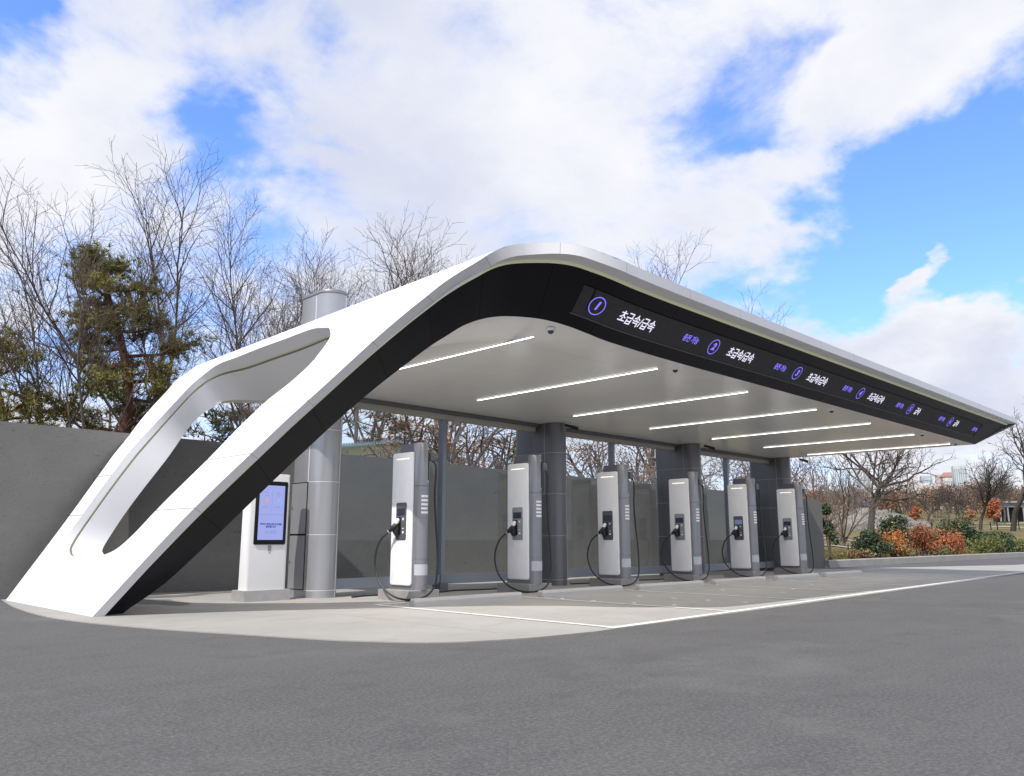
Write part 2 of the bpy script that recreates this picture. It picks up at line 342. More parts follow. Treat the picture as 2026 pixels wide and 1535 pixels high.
def text(body, size, m, name, parent, mtx, xs=1.0, shear=0.0, bold=0.0, align='CENTER'):
    c = bpy.data.curves.new(name, 'FONT'); c.body = body; c.size = size; c.align_x = align; c.align_y = 'CENTER'
    c.shear = shear; c.offset = bold; c.extrude = .0015; c.resolution_u = 3
    o = bpy.data.objects.new(name, c); COL.objects.link(o)
    dg = bpy.context.evaluated_depsgraph_get(); dg.update()
    me = bpy.data.meshes.new_from_object(o.evaluated_get(dg)); me.name = name
    bpy.data.objects.remove(o); bpy.data.curves.remove(c)
    me.transform(Matrix.Diagonal((xs, 1, 1, 1))); me.transform(mtx)
    me.materials.clear(); me.materials.append(MT[m])
    q = bpy.data.objects.new(name, me); COL.objects.link(q); q.parent = parent
    return q

# ------------------------------------------------------------------ terrain
KN = [(0, .0), (28, .2), (38, .23), (45, .26), (52, .34), (60, .5), (75, .9), (90, 1.35), (120, 2.3), (165, 4.0), (200, 6.0), (300, 11), (600, 16), (3000, 40)]
def sstep(t): t = min(1, max(0, t)); return t*t*(3-2*t)
def wall_y(x): return 16.226-.127*x
def T(x, y):
    r = math.hypot(x, y); z = np.interp(r, [k[0] for k in KN], [k[1] for k in KN])
    e = wall_y(x) if x < 28.4 else 12.62
    wgt = sstep((y-e)/(1.0+.06*max(0, r-35)))
    return float(z*wgt) + (.12*math.sin(x*.11)*math.cos(y*.13)*sstep((r-45)/40)*wgt)
def lawn():
    m = MB(); xs = list(np.linspace(-60, 26, 20))+[28.42]+list(np.geomspace(30, 90, 40))+list(np.geomspace(95, 2500, 34)); xs = [-1500, -400, -150]+xs
    ts = [0.0, .08, .4, 1, 2, 3.5, 5, 7, 10, 13, 17, 21, 26, 32, 40, 50, 60, 72, 86, 100, 120, 150, 190, 240, 320, 450, 700, 1200, 2500]
    n = len(ts); vs = []
    for x in xs:
        for t in ts:
            y = (wall_y(max(x, -60))+.22 if x < 28.41 else 12.66)+t
            vs.append((x, y, T(x, y)-.02 if t else -.02 if x < 28.41 else .16))
    fs = [(i*n+j, (i+1)*n+j, (i+1)*n+j+1, i*n+j+1) for i in range(len(xs)-1) for j in range(n-1)]
    m.add(vs, fs, 'grass'); return struct(m.build('lawn', smooth=True))
lawn()
m = MB(); m.add([(-1500, -1500, -.0), (2500, -1500, 0), (2500, 12.5, 0), (28.4, 12.5, 0), (28.4, wall_y(28.4)+.3, 0), (-60, wall_y(-60)+.3, 0), (-1500, wall_y(-60)+.3, 0)], [(0, 1, 2, 3, 4, 5, 6)], 'asphalt')
struct(m.build('road'))
PADF = catmull([(3.75, 15.55), (3.45, 13.4), (3.38, 11.3), (3.72, 9.5), (4.2, 8.1), (4.75, 6.75), (5.2, 6.15), (5.9, 5.82), (7.0, 5.66)], 8)
pad = [tuple(p) for p in PADF]+[(12, 5.78), (18, 6.02), (28.6, 6.44), (60, 7.6), (60, 8.1), (46, 8.45), (36.5, 8.6), (27.6, 11.7), (26.9, 12.6)]
pad += [(x, wall_y(x)-.02) for x in (24, 18, 12, 8, 4)]
m = MB(); m.add([(x, y, .012) for x, y in pad]+[(x, y, -.05) for x, y in pad], [tuple(range(len(pad)))]+[(i, (i+1) % len(pad), (i+1) % len(pad)+len(pad), i+len(pad)) for i in range(len(pad))], 'pad')
po = struct(m.build('pavement'))
bm = bmesh.new(); bm.from_mesh(po.data); bmesh.ops.triangulate(bm, faces=[f for f in bm.faces if len(f.verts) > 4]); bm.to_mesh(po.data); bm.free()
# expansion joints + paint
m = MB()
def line2(a, b, wd, z, mt, mm):
    a = Vector((*a, 0)); b = Vector((*b, 0)); d = (b-a).normalized(); n = Vector((-d.y, d.x, 0))*wd/2
    mm.add([(p.x, p.y, z) for p in (a-n, b-n, b+n, a+n)], [(0, 1, 2, 3)], mt)
for k in range(8):
    line2((6.15+2.75*k, 5.95+.05*k), (6.15+2.75*k, 11.6), .008, .015, 'seam', m)
line2((4.6, 9.6), (26, 9.95), .008, .0155, 'seam', m)
struct(m.build('pavement_joint'))
m = MB()
def fy(x): return 5.66+.038*(x-7.2)
line2((7.32, fy(7.3)+.07), (38, fy(38)+.1), .12, .017, 'paint', m)
for k in range(8):
    x = 7.40+2.78*k; line2((x, fy(x)+.13), (x+.02, 10.2), .10, .0175, 'paint', m)
line2((7.40, 10.25), (29.5, 10.6), .10, .0168, 'paint', m)
struct(m.build('road_marking'))
# damp patches near the wall
def blob(cx, cy, rx, ry, seed, n=40):
    rnd = random.Random(seed); ph = [rnd.uniform(0, 6.3) for _ in range(5)]
    return [(cx+rx*math.cos(a)*(1+.16*math.sin(3*a+ph[0])+.1*math.sin(5*a+ph[1])+.06*math.sin(9*a+ph[2])), cy+ry*math.sin(a)*(1+.16*math.sin(4*a+ph[3])+.09*math.sin(7*a+ph[4]))) for a in [2*math.pi*i/n for i in range(n)]]
m = MB()
for i, (a, b, c, d) in enumerate([(5.35, 13.1, .32, .8), (5.9, 14.3, .7, .25), (6.9, 14.6, .5, .14)]):
    pts = blob(a, b, c, d, i); m.add([(x, y, .0155) for x, y in pts], [tuple(range(len(pts)))], 'wet')
struct(m.build('damp_patch'))
# kerb by the lawn
m = MB(); xs = list(np.arange(28.45, 120, 1.2))
for i in range(len(xs)-1):
    x0, x1 = xs[i]+.006, xs[i+1]-.006; h0 = .02*math.sin(i*.9)
    m.add([(x0, 12.44, 0), (x1, 12.44, 0), (x0, 12.46, .235), (x1, 12.46, .235), (x0, 12.49, .262), (x1, 12.49, .262), (x0, 12.66, .262), (x1, 12.66, .262), (x0, 12.66, 0), (x1, 12.66, 0)],
          [(0, 1, 3, 2), (2, 3, 5, 4), (4, 5, 7, 6), (6, 7, 9, 8), (0, 2, 4, 6, 8), (1, 9, 7, 5, 3)], 'kerb')
struct(m.build('kerb'))
# gravel paths in the park
m = MB()
for r0, wd, p0, p1 in ((58, 2.2, 1600, 1745), (78, 2.6, 1600, 1760), (150, 6, 1880, 2060), (128, 4, 1960, 2100)):
    A = []; B = []
    for i in range(25):
        px = p0+(p1-p0)*i/24; x, y = spot(px, r0+3*math.sin(i*.3)); A.append((x, y, T(x, y)+.05)); x, y = spot(px, r0+wd+3*math.sin(i*.3)); B.append((x, y, T(x, y)+.05))
    m.strip(A, B, 'path')
struct(m.build('path'))
# rock outcrop
m = MB(); nx, ny = 70, 24; vs = []
rn = random.Random(4)
for i in range(nx):
    for j in range(ny):
        px = 1560+i*(1875-1560)/(nx-1); r = 118+j*70/(ny-1); x, y = spot(px, r)
        u = i/(nx-1); v = j/(ny-1)
        top = 2.3*sstep((u+.1)/.25)*(1-sstep((u-.38)/.62)) * max(0, math.sin(math.pi*v))**1.1
        cr = .55*abs(math.sin(x*.5+y*.2)+.6*math.sin(y*.9-x*.3))+.35*abs(math.sin(x*1.3-y*.7))+rn.uniform(0, .25)
        vs.append((x, y, T(x, y)-.3+max(0, top+cr*min(1, top))*1.0))
m.add(vs, [(i*ny+j, (i+1)*ny+j, (i+1)*ny+j+1, i*ny+j+1) for i in range(nx-1) for j in range(ny-1)], 'rock')
struct(m.build('rock_outcrop', smooth=True, angle=25))
# hills
m = MB(); vs = []; nh = 90
for i in range(nh):
    a = R_(-25+i*82/(nh-1)); hh = 58+16*math.sin(i*.17)+7*math.sin(i*.53+1)+3*math.sin(i*1.7)+1.4*math.sin(i*4.1)
    if i > 60: hh *= max(.25, 1-(i-60)/45)
    for j, (rr, fz) in enumerate(((420, .0), (500, .45), (560, .8), (620, 1.0), (760, .9))):
        vs.append((math.sin(a)*rr, math.cos(a)*rr, hh*fz+(2.5*math.sin(i*2.3+j) if 0 < j < 4 else 0)))
m.add(vs, [(i*5+j, (i+1)*5+j, (i+1)*5+j+1, i*5+j+1) for i in range(nh-1) for j in range(4)], 'hillf')
struct(m.build('hills', smooth=True))

# ------------------------------------------------------------------ boundary wall
m = MB(); xs = [-60, -30, -12, -3, 3.5, 9.4, 16, 22, 28.5]
def wtop(x): return 2.974-.0239*(x-3.48)
A = [(x, wall_y(x), -.1) for x in xs]; B = [(x, wall_y(x), wtop(x)) for x in xs]; Cc = [(x, wall_y(x)+.25, wtop(x)) for x in xs]; D = [(x, wall_y(x)+.25, -.1) for x in xs]
m.strip(A, B, 'wall'); m.strip(B, Cc, 'wall'); m.strip(Cc, D, 'wall'); m.add([A[-1], B[-1], Cc[-1], D[-1]], [(0, 3, 2, 1)], 'wall')
tag(m.build('boundary_wall'), 'long grey concrete wall running behind the charging canopy', 'wall')

# ------------------------------------------------------------------ canopy
OUT = catmull([(3.60, -.25), (3.75, 0), (4.8, 1.75), (5.85, 3.5), (6.12, 4.0), (6.25, 4.25), (6.38, 4.415), (6.6, 4.5), (6.9, 4.51), (7.4, 4.41), (8.0, 4.355), (10, 4.34), (12, 4.34), (18, 4.34), (27, 4.34)])
INN = catmull([(4.02, -.25), (4.2, 0), (4.55, .35), (4.95, .9), (5.31, 1.5), (5.91, 2.5), (6.3, 3.17), (6.5, 3.52), (6.6, 3.67), (6.8, 3.74), (7.1, 3.72), (7.5, 3.64), (8, 3.57), (8.8, 3.54), (9.6, 3.53), (12, 3.53), (18, 3.53), (25.6, 3.53)])
def zo(x, y):
    z = float(np.interp(x, OUT[:, 0], OUT[:, 1])); return z-.02*(y-5.7)*min(1, max(0, (z-2.5)/1.5))
INB = catmull([(4.02, -.25), (4.2, 0), (4.55, .35), (4.95, .9), (5.31, 1.5), (5.91, 2.5), (6.2, 3.0), (6.38, 3.29), (6.55, 3.46), (6.85, 3.525), (7.3, 3.53), (8, 3.53), (9.6, 3.53), (12, 3.53), (18, 3.53), (25.6, 3.53)])
def zi(x, y=None):
    a = float(np.interp(x, INN[:, 0], INN[:, 1]))
    if y is None or x < 6.05: return a
    b = float(np.interp(x, INB[:, 0], INB[:, 1])); t = min(1, max(0, (y-float(np.interp(x, Ac[:, 0], Ac[:, 1])))/.75)); k = 1-t*t*(3-2*t)
    return b+(a-b)*k
Dc = catmull([(3.75, 11.27), (4.56, 10.39), (4.99, 9.75), (5.45, 9.06), (5.87, 8.32), (6.17, 7.45), (6.25, 7.06), (6.33, 6.72), (6.46, 6.5), (6.66, 6.36), (6.91, 6.09), (7.15, 5.87), (7.5, 5.73), (8.0, 5.68), (10, 5.68), (12, 5.68), (18, 5.68), (26.05, 5.68)])
Ac = catmull([(4.2, 11.50), (4.95, 10.75), (5.31, 10.2), (5.67, 9.66), (6.05, 8.99), (6.22, 8.6), (6.36, 8.2), (6.48, 7.82), (6.57, 7.45), (6.68, 7.15), (6.85, 6.97), (7.16, 6.64), (7.44, 6.46), (7.79, 6.385), (8.1, 6.37), (9, 6.37), (12, 6.37), (18, 6.37), (24.35, 6.37)])
Ec = catmull([(3.75, 15.3), (4.6, 15.31), (5.4, 15.5), (5.84, 15.62), (6.03, 15.5), (6.2, 15.3), (6.32, 14.85), (6.44, 14.75), (6.7, 14.6), (7.1, 14.45), (7.6, 14.1), (8.3, 13.5), (9.2, 13.0), (10.5, 12.8), (14, 12.8), (26.05, 12.8)])
Fc = catmull([(4.2, 15.2), (5.3, 15.2), (6.1, 15.1), (6.4, 14.9), (6.7, 14.5), (7.0, 14.3), (7.4, 14.0), (7.9, 13.4), (8.6, 12.85), (10, 12.55), (14, 12.5), (24.35, 12.5)])
Ho = catmull([(4.58, 14.66), (4.99, 14.71), (5.43, 14.66), (5.83, 14.45), (6.05, 14.25), (6.18, 13.8), (6.22, 12.74), (6.225, 11.31), (6.195, 10.12), (6.14, 9.8), (6.05, 9.66), (5.88, 9.72), (5.7, 9.99), (5.53, 10.4), (5.0, 11.02), (4.58, 11.6), (4.38, 11.82), (4.29, 11.98), (4.21, 12.37), (4.17, 12.96), (4.18, 13.76), (4.21, 14.28), (4.3, 14.55), (4.42, 14.63)], 6, True)
Hi = catmull([(5.46, 14.64), (5.85, 14.53), (6.23, 14.48), (6.4, 14.22), (6.51, 13.97), (6.7, 13.92), (7.0, 13.88), (7.25, 13.65), (7.36, 13.1), (7.36, 12.2), (7.28, 11.2), (7.05, 10.35), (6.65, 9.88), (6.3, 9.85), (6.0, 10.1), (5.75, 10.5), (5.3, 11.5), (5.07, 12.1), (4.95, 12.6), (4.89, 13.2), (4.84, 13.9), (4.85, 14.3), (4.92, 14.54), (5.02, 14.61), (5.15, 14.65)], 6, True)
CANO = (12.0, 9.5, 0.0)
canopy = thing('charging_canopy', 'long white swooping canopy with black fascia resting on one sloping leg with an opening', 'canopy', CANO, world=True)
def inpoly(p, poly):
    c = False; n = len(poly); j = n-1
    for i in range(n):
        if (poly[i][1] > p[1]) != (poly[j][1] > p[1]) and p[0] < (poly[j][0]-poly[i][0])*(p[1]-poly[i][1])/(poly[j][1]-poly[i][1])+poly[i][0]: c = not c
        j = i
    return c
def sheet(front, back, hole, zf, gx, seamx, seamy, mm, sm, mb, extra=()):
    """plan-domain sheet between two edges, with an opening, lifted to the profile"""
    outer = [tuple(p) for p in front]+[tuple(p) for p in back[::-1]]
    V = [Vector(p) for p in outer]; E_ = [(i, (i+1) % len(outer)) for i in range(len(outer))]
    if hole is not None:
        o = len(V); h = [tuple(p) for p in hole]; V += [Vector(p) for p in h]; E_ += [(o+i, o+(i+1) % len(h)) for i in range(len(h))]
    fx = [p[0] for p in front]; fyy = [p[1] for p in front]; bx = [p[0] for p in back]; by = [p[1] for p in back]
    for x in gx:
        if x <= fx[0]+.01 or x >= fx[-1]-.01: continue
        y0 = np.interp(x, fx, fyy)-.0; y1 = np.interp(x, bx, by)+.0
        o = len(V); V += [Vector((x, y0)), Vector((x, y1))]; E_.append((o, o+1))
    for y, x0, x1 in seamy:
        for yy in (y-.004, y+.004): o = len(V); V += [Vector((x0, yy)), Vector((x1, yy))]; E_.append((o, o+1))
    for pl in extra:
        o = len(V); V += [Vector(p) for p in pl]; E_ += [(o+i, o+i+1) for i in range(len(pl)-1)]
    vo, eo, fo, *_ = geometry.delaunay_2d_cdt(V, E_, [], 0, 1e-5)
    vs = [(p.x, p.y, zf(p.x, p.y)) for p in vo]; keep = []; ms = []
    for f in fo:
        c = (sum(vo[i].x for i in f)/len(f), sum(vo[i].y for i in f)/len(f))
        if not inpoly(c, outer) or (hole is not None and inpoly(c, h)): continue
        if (vo[f[1]]-vo[f[0]]).cross(vo[f[2]]-vo[f[0]]) == 0: continue
        s_ = any(abs(c[0]-x) < .0044 for x in seamx) or any(abs(c[1]-y) < .004 and x0 < c[0] < x1 for y, x0, x1 in seamy)
        keep.append(f); ms.append(s_)
    o = len(mb.v); mb.v += vs
    for f, s_ in zip(keep, ms): mb.f.append(tuple(o+i for i in f)); mb.m.append(mb.mi(sm if s_ else mm))
JX = [4.58, 5.0, 5.42, 5.86]
gx = sorted([x for x in OUT[:, 0]]+[x+s*.0045 for x in JX for s in (-1, 1)]+list(np.arange(9, 26, 1.0)))
# top surface: outer edge of the tip is swept by the end flare
mb = MB(); sheet(Dc, Ec, Ho, zo, gx, JX, [], 'white', 'seam', mb); mb.build('roof_shell', canopy, smooth=True, angle=60)
# underside
seamsx = [8.6+2.75*k for k in range(6)]
gi = sorted(list(INB[:, 0])+list(np.arange(6.4, 9.6, .12))+[x+s*.0045 for x in seamsx for s in (-1, 1)])
mb = MB(); sheet(Ac, Fc, Hi, zi, gi, seamsx, [(7.15, 8.0, 24.2)], 'ceil', 'cseam', mb, [[(x, float(np.interp(x, Ac[:, 0], Ac[:, 1]))+q) for x in np.arange(6.3, 9.7, .12)] for q in (.12, .25, .38, .5, .63, .75)]); mb.build('ceiling', canopy, smooth=True, angle=60)
# front edge: lip, light strip, black fascia
def resamp(P, key):  # sample polyline at parameter list by arclength fraction anchored
    pass
D3 = [np.array([x, y, zo(x, y)]) for x, y in Dc]; A3 = [np.array([x, y, zi(x)]) for x, y in Ac]
def arcl(P): return np.concatenate([[0], np.cumsum([np.linalg.norm(P[i+1]-P[i]) for i in range(len(P)-1)])])
sD, sA = arcl(D3), arcl(A3)
def s_at(P, s, x): return float(np.interp(x, [p[0] for p in P], s))
anch = [(3.75, 4.2), (4.99, 5.44), (5.87, 6.26), (6.17, 6.50), (6.33, 6.66), (6.6, 6.88), (7.1, 7.3), (8.0, 8.05), (9, 9), (12, 12), (23.5, 23.4), (26.05, 24.35)]
ua = [s_at(D3, sD, a) for a, b in anch]; ub = [s_at(A3, sA, b) for a, b in anch]
st_ = [i*.7/.8575*1.0 for i in range(0)]
jointD = [s_at(D3, sD, x) for x in JX]; last = jointD[-1]
seamS = list(jointD)+[last+.95*k for k in range(1, 5)]+[last+3.8+1.38*k for k in range(1, 14)]
lo_s = [s for s in seamS if s < sD[-1]-.2]
S = sorted(list(np.linspace(0, sD[-1], 150))+list(np.linspace(jointD[1], last+3.2, 60))+[s+e for s in lo_s for e in (-.003, .003)])
S = [s for i, s in enumerate(S)]
def pt(P, s_, q): return np.array([np.interp(q, s_, [p[k] for p in P]) for k in range(3)])
DD = [pt(D3, sD, s) for s in S]; AA = [pt(A3, sA, float(np.interp(s, ua, ub))) for s in S]
seam_i = {i for i in range(len(S)-1) if any(abs((S[i]+S[i+1])/2-q) < .0029 for q in lo_s)}
CC = []; GG = []; BB = []
def nrm_at(s_):
    s_ = min(max(s_, .031), sD[-1]-.031)
    a = pt(D3, sD, max(0, s_-.03)); b = pt(D3, sD, min(sD[-1], s_+.03)); t = b-a; n = np.array([-t[2], 0, t[0]]); return n/np.linalg.norm(n)
for i, p in enumerate(DD):
    n = sum(nrm_at(S[i]+q) for q in np.linspace(-.5, .5, 9)); n /= np.linalg.norm(n)
    k = .14 if p[0] > 6.5 else .11+.03*max(0, (p[0]-5.8)/.7) if p[0] > 5.8 else .11
    fx_ = max(0, min(1, (p[0]-25.0)/1.05))
    c = p-n*k; CC.append(c)
    q_ = min(1, max(0, (p[0]-5.6)/1.0)); g_ = p+(AA[i]-p)*(.235-.015*q_); b_ = p+(AA[i]-p)*(.248+.014*q_); GG.append(g_); BB.append(b_)
mb = MB(); mb.strip(DD, CC, 'lip', 'seam', seam_i); mb.build('edge_trim', canopy, smooth=True, angle=89); mb = MB(); mb.strip(CC, GG, 'lip'); mb.build('edge_soffit', canopy, smooth=True, angle=89)
mb = MB(); mb.strip(GG, BB, 'strip'); mb.build('light_strip', canopy, smooth=True)
mb = MB(); mb.strip(BB, AA, 'black', 'bseam', seam_i); mb.build('fascia', canopy, smooth=True, angle=89)
# rear edge, tip end, foot
E3 = [np.array([x, y, zo(x, y)]) for x, y in Ec]; F3 = [np.array([x, y, zi(x, y)]) for x, y in Fc]; sE, sF = arcl(E3), arcl(F3)
S2 = np.linspace(0, 1, 120); anch2 = [(3.75, 4.2), (5.84, 6.1), (6.32, 6.5), (6.6, 6.7), (8.5, 8), (12, 12), (26.05, 24.35)]
va = [s_at(E3, sE, a) for a, b in anch2]; vb = [s_at(F3, sF, b) for a, b in anch2]
EE = [pt(E3, sE, q*sE[-1]) for q in S2]; FF = [pt(F3, sF, float(np.interp(q*sE[-1], va, vb))) for q in S2]
mb = MB(); mb.strip(EE, FF, 'lip'); mb.build('rear_edge', canopy, smooth=True)
mb = MB()
yv = np.linspace(0, 1, 20); T1 = [DD[-1]+(EE[-1]-DD[-1])*q for q in yv]; T2 = [p-np.array([0, 0, .13]) for p in T1]; T3 = [AA[-1]+(FF[-1]-AA[-1])*q for q in yv]
for q in (T1, T3):
    q[0] = np.array(q[0]); 
T3b = [p+(a-p)*.9 for p, a in zip(T2, T3)]
mb.strip(T1, T2, 'lip'); mb.build('end_edge', canopy); mb = MB(); mb.strip(T2, T3, 'lip'); mb.build('end_soffit', canopy)
mb = MB(); mb.strip([DD[0], EE[0]], [AA[0], FF[0]], 'lip'); mb.build('leg_foot', canopy)
# lining of the opening
def loop3(Hh, zf): return [np.array([x, y, zf(x, y)]) for x, y in Hh]
def rs(P, idx, n):
    """split closed loop at anchor indices and resample each run"""
    out = []; m_ = len(P)
    for a, b in zip(idx, idx[1:]+[idx[0]+m_]):
        seg = [P[k % m_] for k in range(a, b+1)]; s_ = arcl(seg); out += [pt(seg, s_, q) for q in np.linspace(0, s_[-1], n, endpoint=False)]
    return out
H1 = loop3(Ho, zo); H2 = loop3(Hi, zi)
def near(P, x, y): return min(range(len(P)), key=lambda i: (P[i][0]-x)**2+(P[i][1]-y)**2)
i1 = sorted([near(H1, 6.1, 14.1), near(H1, 6.14, 9.8), near(H1, 4.58, 11.6), near(H1, 4.17, 12.96), near(H1, 4.58, 14.66)]); i2 = sorted([near(H2, 6.46, 14.2), near(H2, 6.5, 9.84), near(H2, 5.2, 11.7), near(H2, 4.89, 13.1), near(H2, 5.2, 14.65)])
def order(P, idx, first): k = idx.index(first); return idx[k:]+[a+len(P) for a in idx[:k]]
def rs2(P, idx, n):
    out = []; m_ = len(P)
    for a, b in zip(idx, idx[1:]+[idx[0]+m_]):
        seg = [P[k % m_] for k in range(a, b+1)]; s_ = arcl(seg); out += [pt(seg, s_, q) for q in np.linspace(0, s_[-1], n, endpoint=False)]
    return out
a1 = order(H1, i1, near(H1, 6.1, 14.1)); a2 = order(H2, i2, near(H2, 6.46, 14.2))
L1 = rs2(H1, a1, 34); L2 = rs2(H2, a2, 34); L1.append(L1[0]); L2.append(L2[0])
cen = np.mean(L1, axis=0)
def lerp(t, push=0.0):
    out = []
    for i, (a, b) in enumerate(zip(L1, L2)):
        p = a+(b-a)*t
        if push:
            q = b-a; tn = L1[min(i+1, len(L1)-1)]-L1[max(i-1, 0)]; nn = np.cross(q, tn); l_ = np.linalg.norm(nn); nn = nn/l_ if l_ > 1e-9 else nn
            if nn@(a-cen) < 0: nn = -nn
            p = p+nn*push
        out.append(p)
    return out
mb = MB(); mb.strip(L1, lerp(.20), 'white'); mb.build('upper_lining', canopy, smooth=True)
mb = MB(); mb.strip(lerp(.20), lerp(.205, .045), 'groove'); mb.strip(lerp(.205, .045), lerp(.255, .045), 'strip'); mb.strip(lerp(.255, .045), lerp(.26), 'groove'); mb.build('opening_light_strip', canopy, smooth=True, angle=40)
mb = MB(); mb.strip(lerp(.26), L2, 'white'); mb.build('lower_lining', canopy, smooth=True)

# ------------------------------------------------------------------ LED display in the fascia
BA = np.array(BB); AAa = np.array(AA); F0 = .497
def fas(x, f):
    m_ = BA+(AAa-BA)*f; return np.array([np.interp(x, m_[:, 0], m_[:, k]) for k in range(3)])
def loc(x, f=F0):
    u = Vector(fas(x, .1)-fas(x, .9)); u.x = 0; u.normalize(); t = Vector(fas(x+.15, f)-fas(x-.15, f)).normalized(); n = t.cross(u).normalized(); u = n.cross(t); return Vector(fas(x, f)), t, u, n
def frame_at(x, off, v=0.0):
    c, X_, U_, Nn = loc(x); c = c+Nn*off+U_*v
    return Matrix(((X_.x, U_.x, Nn.x, c.x), (X_.y, U_.y, Nn.y, c.y), (X_.z, U_.z, Nn.z, c.z), (0, 0, 0, 1)))
led = thing('display_board', 'long dark electronic board set in the canopy fascia showing bays 1 to 6', 'display board', (0, 0, 0))
def flat(mb, x0, x1, v0, v1, o0, o1, mt):
    xs_ = sorted(set([x0]+[q for q in np.arange(7.5, 23.6, .25) if x0 < q < x1]+[x1])); R4 = []
    for x in xs_:
        c, X_, U_, Nn = loc(x); R4.append([tuple(c+U_*v+Nn*o) for v, o in ((v0, o0), (v0, o1), (v1, o1), (v1, o0))])
    n = len(R4); vs = [p for r_ in R4 for p in r_]; fs = [(k*4+i, (k+1)*4+i, (k+1)*4+(i+1) % 4, k*4+(i+1) % 4) for k in range(n-1) for i in range(4)]+[(0, 1, 2, 3), (4*n-1, 4*n-2, 4*n-3, 4*n-4)]
    mb.add(vs, fs, mt)
mb = MB(); flat(mb, 7.42, 23.70, -.196, .196, -.01, .006, 'led'); mb.build('screen', led)
mb = MB(); flat(mb, 7.40, 23.72, -.208, -.198, -.01, .012, 'body2'); flat(mb, 23.702, 23.722, -.196, .2, -.01, .012, 'bseam'); flat(mb, 7.42, 23.72, .198, .204, -.01, .009, 'bseam'); mb.build('frame', led)
for k in range(6):
    x = 7.715+2.75*k
    mb = MB(); a = [2*math.pi*i/48 for i in range(49)]
    vs1 = [frame_at(x, .008) @ Vector((.128*math.cos(t), .128*math.sin(t), 0)) for t in a]; vs2 = [frame_at(x, .008) @ Vector((.114*math.cos(t), .114*math.sin(t), 0)) for t in a]
    mb.strip(vs1, vs2, 'ledb'); mb.build('number_ring', led)
    text(str(k+1), .16, 'ledb', 'number', led, frame_at(x, .008), 1.0, .18, .007)
    if k < 4: text('초급속/급속', .19, 'ledw', 'charging_speed_text', led, frame_at(x+.80, .008, -.01), .84, .1, .0018)
    else: text('급속', .19, 'ledw', 'charging_speed_text', led, frame_at(x+.46, .008, -.01), .84, .1, .0018)
    text('충전 가능', .125, 'ledb', 'availability_text', led, frame_at(x+2.12 if k < 5 else x+2.0, .008, .0), .80, .1, .001)

# ------------------------------------------------------------------ ceiling lights, cameras
ORD = ['first', 'second', 'third', 'fourth', 'fifth', 'sixth', 'seventh']
def lightbar():
    t = thing('ceiling_light', '', 'ceiling light', (0, 0, 0), 'linear lights across the canopy ceiling')
    MB().box(-.014, .014, -2.02, 2.02, -.008, .004, 'lip').build('housing', t)
    MB().box(-.010, .010, -2.0, 2.0, -.014, -.009, 'bar').build('diffuser', t)
    la = bpy.data.lights.new('lamp', 'AREA'); la.shape = 'RECTANGLE'; la.size = .012; la.size_y = 3.96; la.energy = 30.0; la.spread = R_(140); la.color = (1.0, .95, .88)
    lo = bpy.data.objects.new('lamp', la); COL.objects.link(lo); lo.parent = t; lo.location = (0, 0, -.0155)
    return t
base = lightbar(); base.location = (7.24, 8.8, 3.5285)
lab = 'glowing white light line on the canopy ceiling, %s counted from the sloping leg'
base['label'] = lab % ORD[0]
for k in range(1, 7): dup(base, (7.24+2.74*k, 8.8, 3.5285), lab % ORD[k])
def dome():
    t = thing('dome_camera', '', 'security camera', (0, 0, 0), 'dome cameras on the canopy ceiling')
    mb = MB(); pts = [(.058*math.cos(a), .058*math.sin(a)) for a in [2*math.pi*i/24 for i in range(24)]]; mb.prism(pts, 2, 0, -.035, 'panel', bev=.01); mb.build('housing', t, smooth=True)
    mb = MB(); vs = []; 
    for j in range(6):
        b = math.pi/2*j/5
        for i in range(20): a = 2*math.pi*i/20; vs.append((.042*math.cos(b)*math.cos(a), .042*math.cos(b)*math.sin(a), -.035-.042*math.sin(b)))
    mb.add(vs, [(j*20+i, j*20+(i+1) % 20, (j+1)*20+(i+1) % 20, (j+1)*20+i) for j in range(5) for i in range(20)], 'screen'); mb.build('lens_dome', t, smooth=True)
    return t
d0 = dome(); d0.location = (7.42, 6.66, zi(7.42, 6.66)+.002); d0['label'] = 'white dome camera on the ceiling by the canopy curve, nearest the leg'
for x, y, s_ in ((10.16, 6.6, 'second white dome camera from the leg, under number 2 of the board'), (15.7, 6.6, 'third white dome camera from the leg, midway along the ceiling edge'), (20.9, 6.6, 'fourth white dome camera from the leg, near the far tip'), (23.6, 6.64, 'last white dome camera, beside the far tip of the canopy')):
    dup(d0, (x, y, 3.531), s_)
def guncam():
    t = thing('bracket_camera', '', 'security camera', (0, 0, 0), 'small black cameras by the pillars')
    MB().box(-.03, .03, -.03, .03, -.012, 0, 'lip').tube([(0, 0, -.01), (0, 0, -.09)], .012, 8, 'lip').build('bracket', t)
    mb = MB(); mb.tube([(-.13, .06, -.08), (.06, -.04, -.13), (.13, -.075, -.15)], [.028, .04, .042], 10, 'rubber'); mb.build('barrel', t, smooth=True)
    return t
g0 = guncam(); g0.location = (13.35, 11.4, 3.531); g0['label'] = 'small black camera under the ceiling right of the first dark pillar, counted from the kiosk'
dup(g0, (18.95, 11.35, 3.531), 'small black camera under the ceiling right of the middle dark pillar'); dup(g0, (24.25, 11.2, 3.531), 'small black camera at the ceiling end beside the farthest pillar')

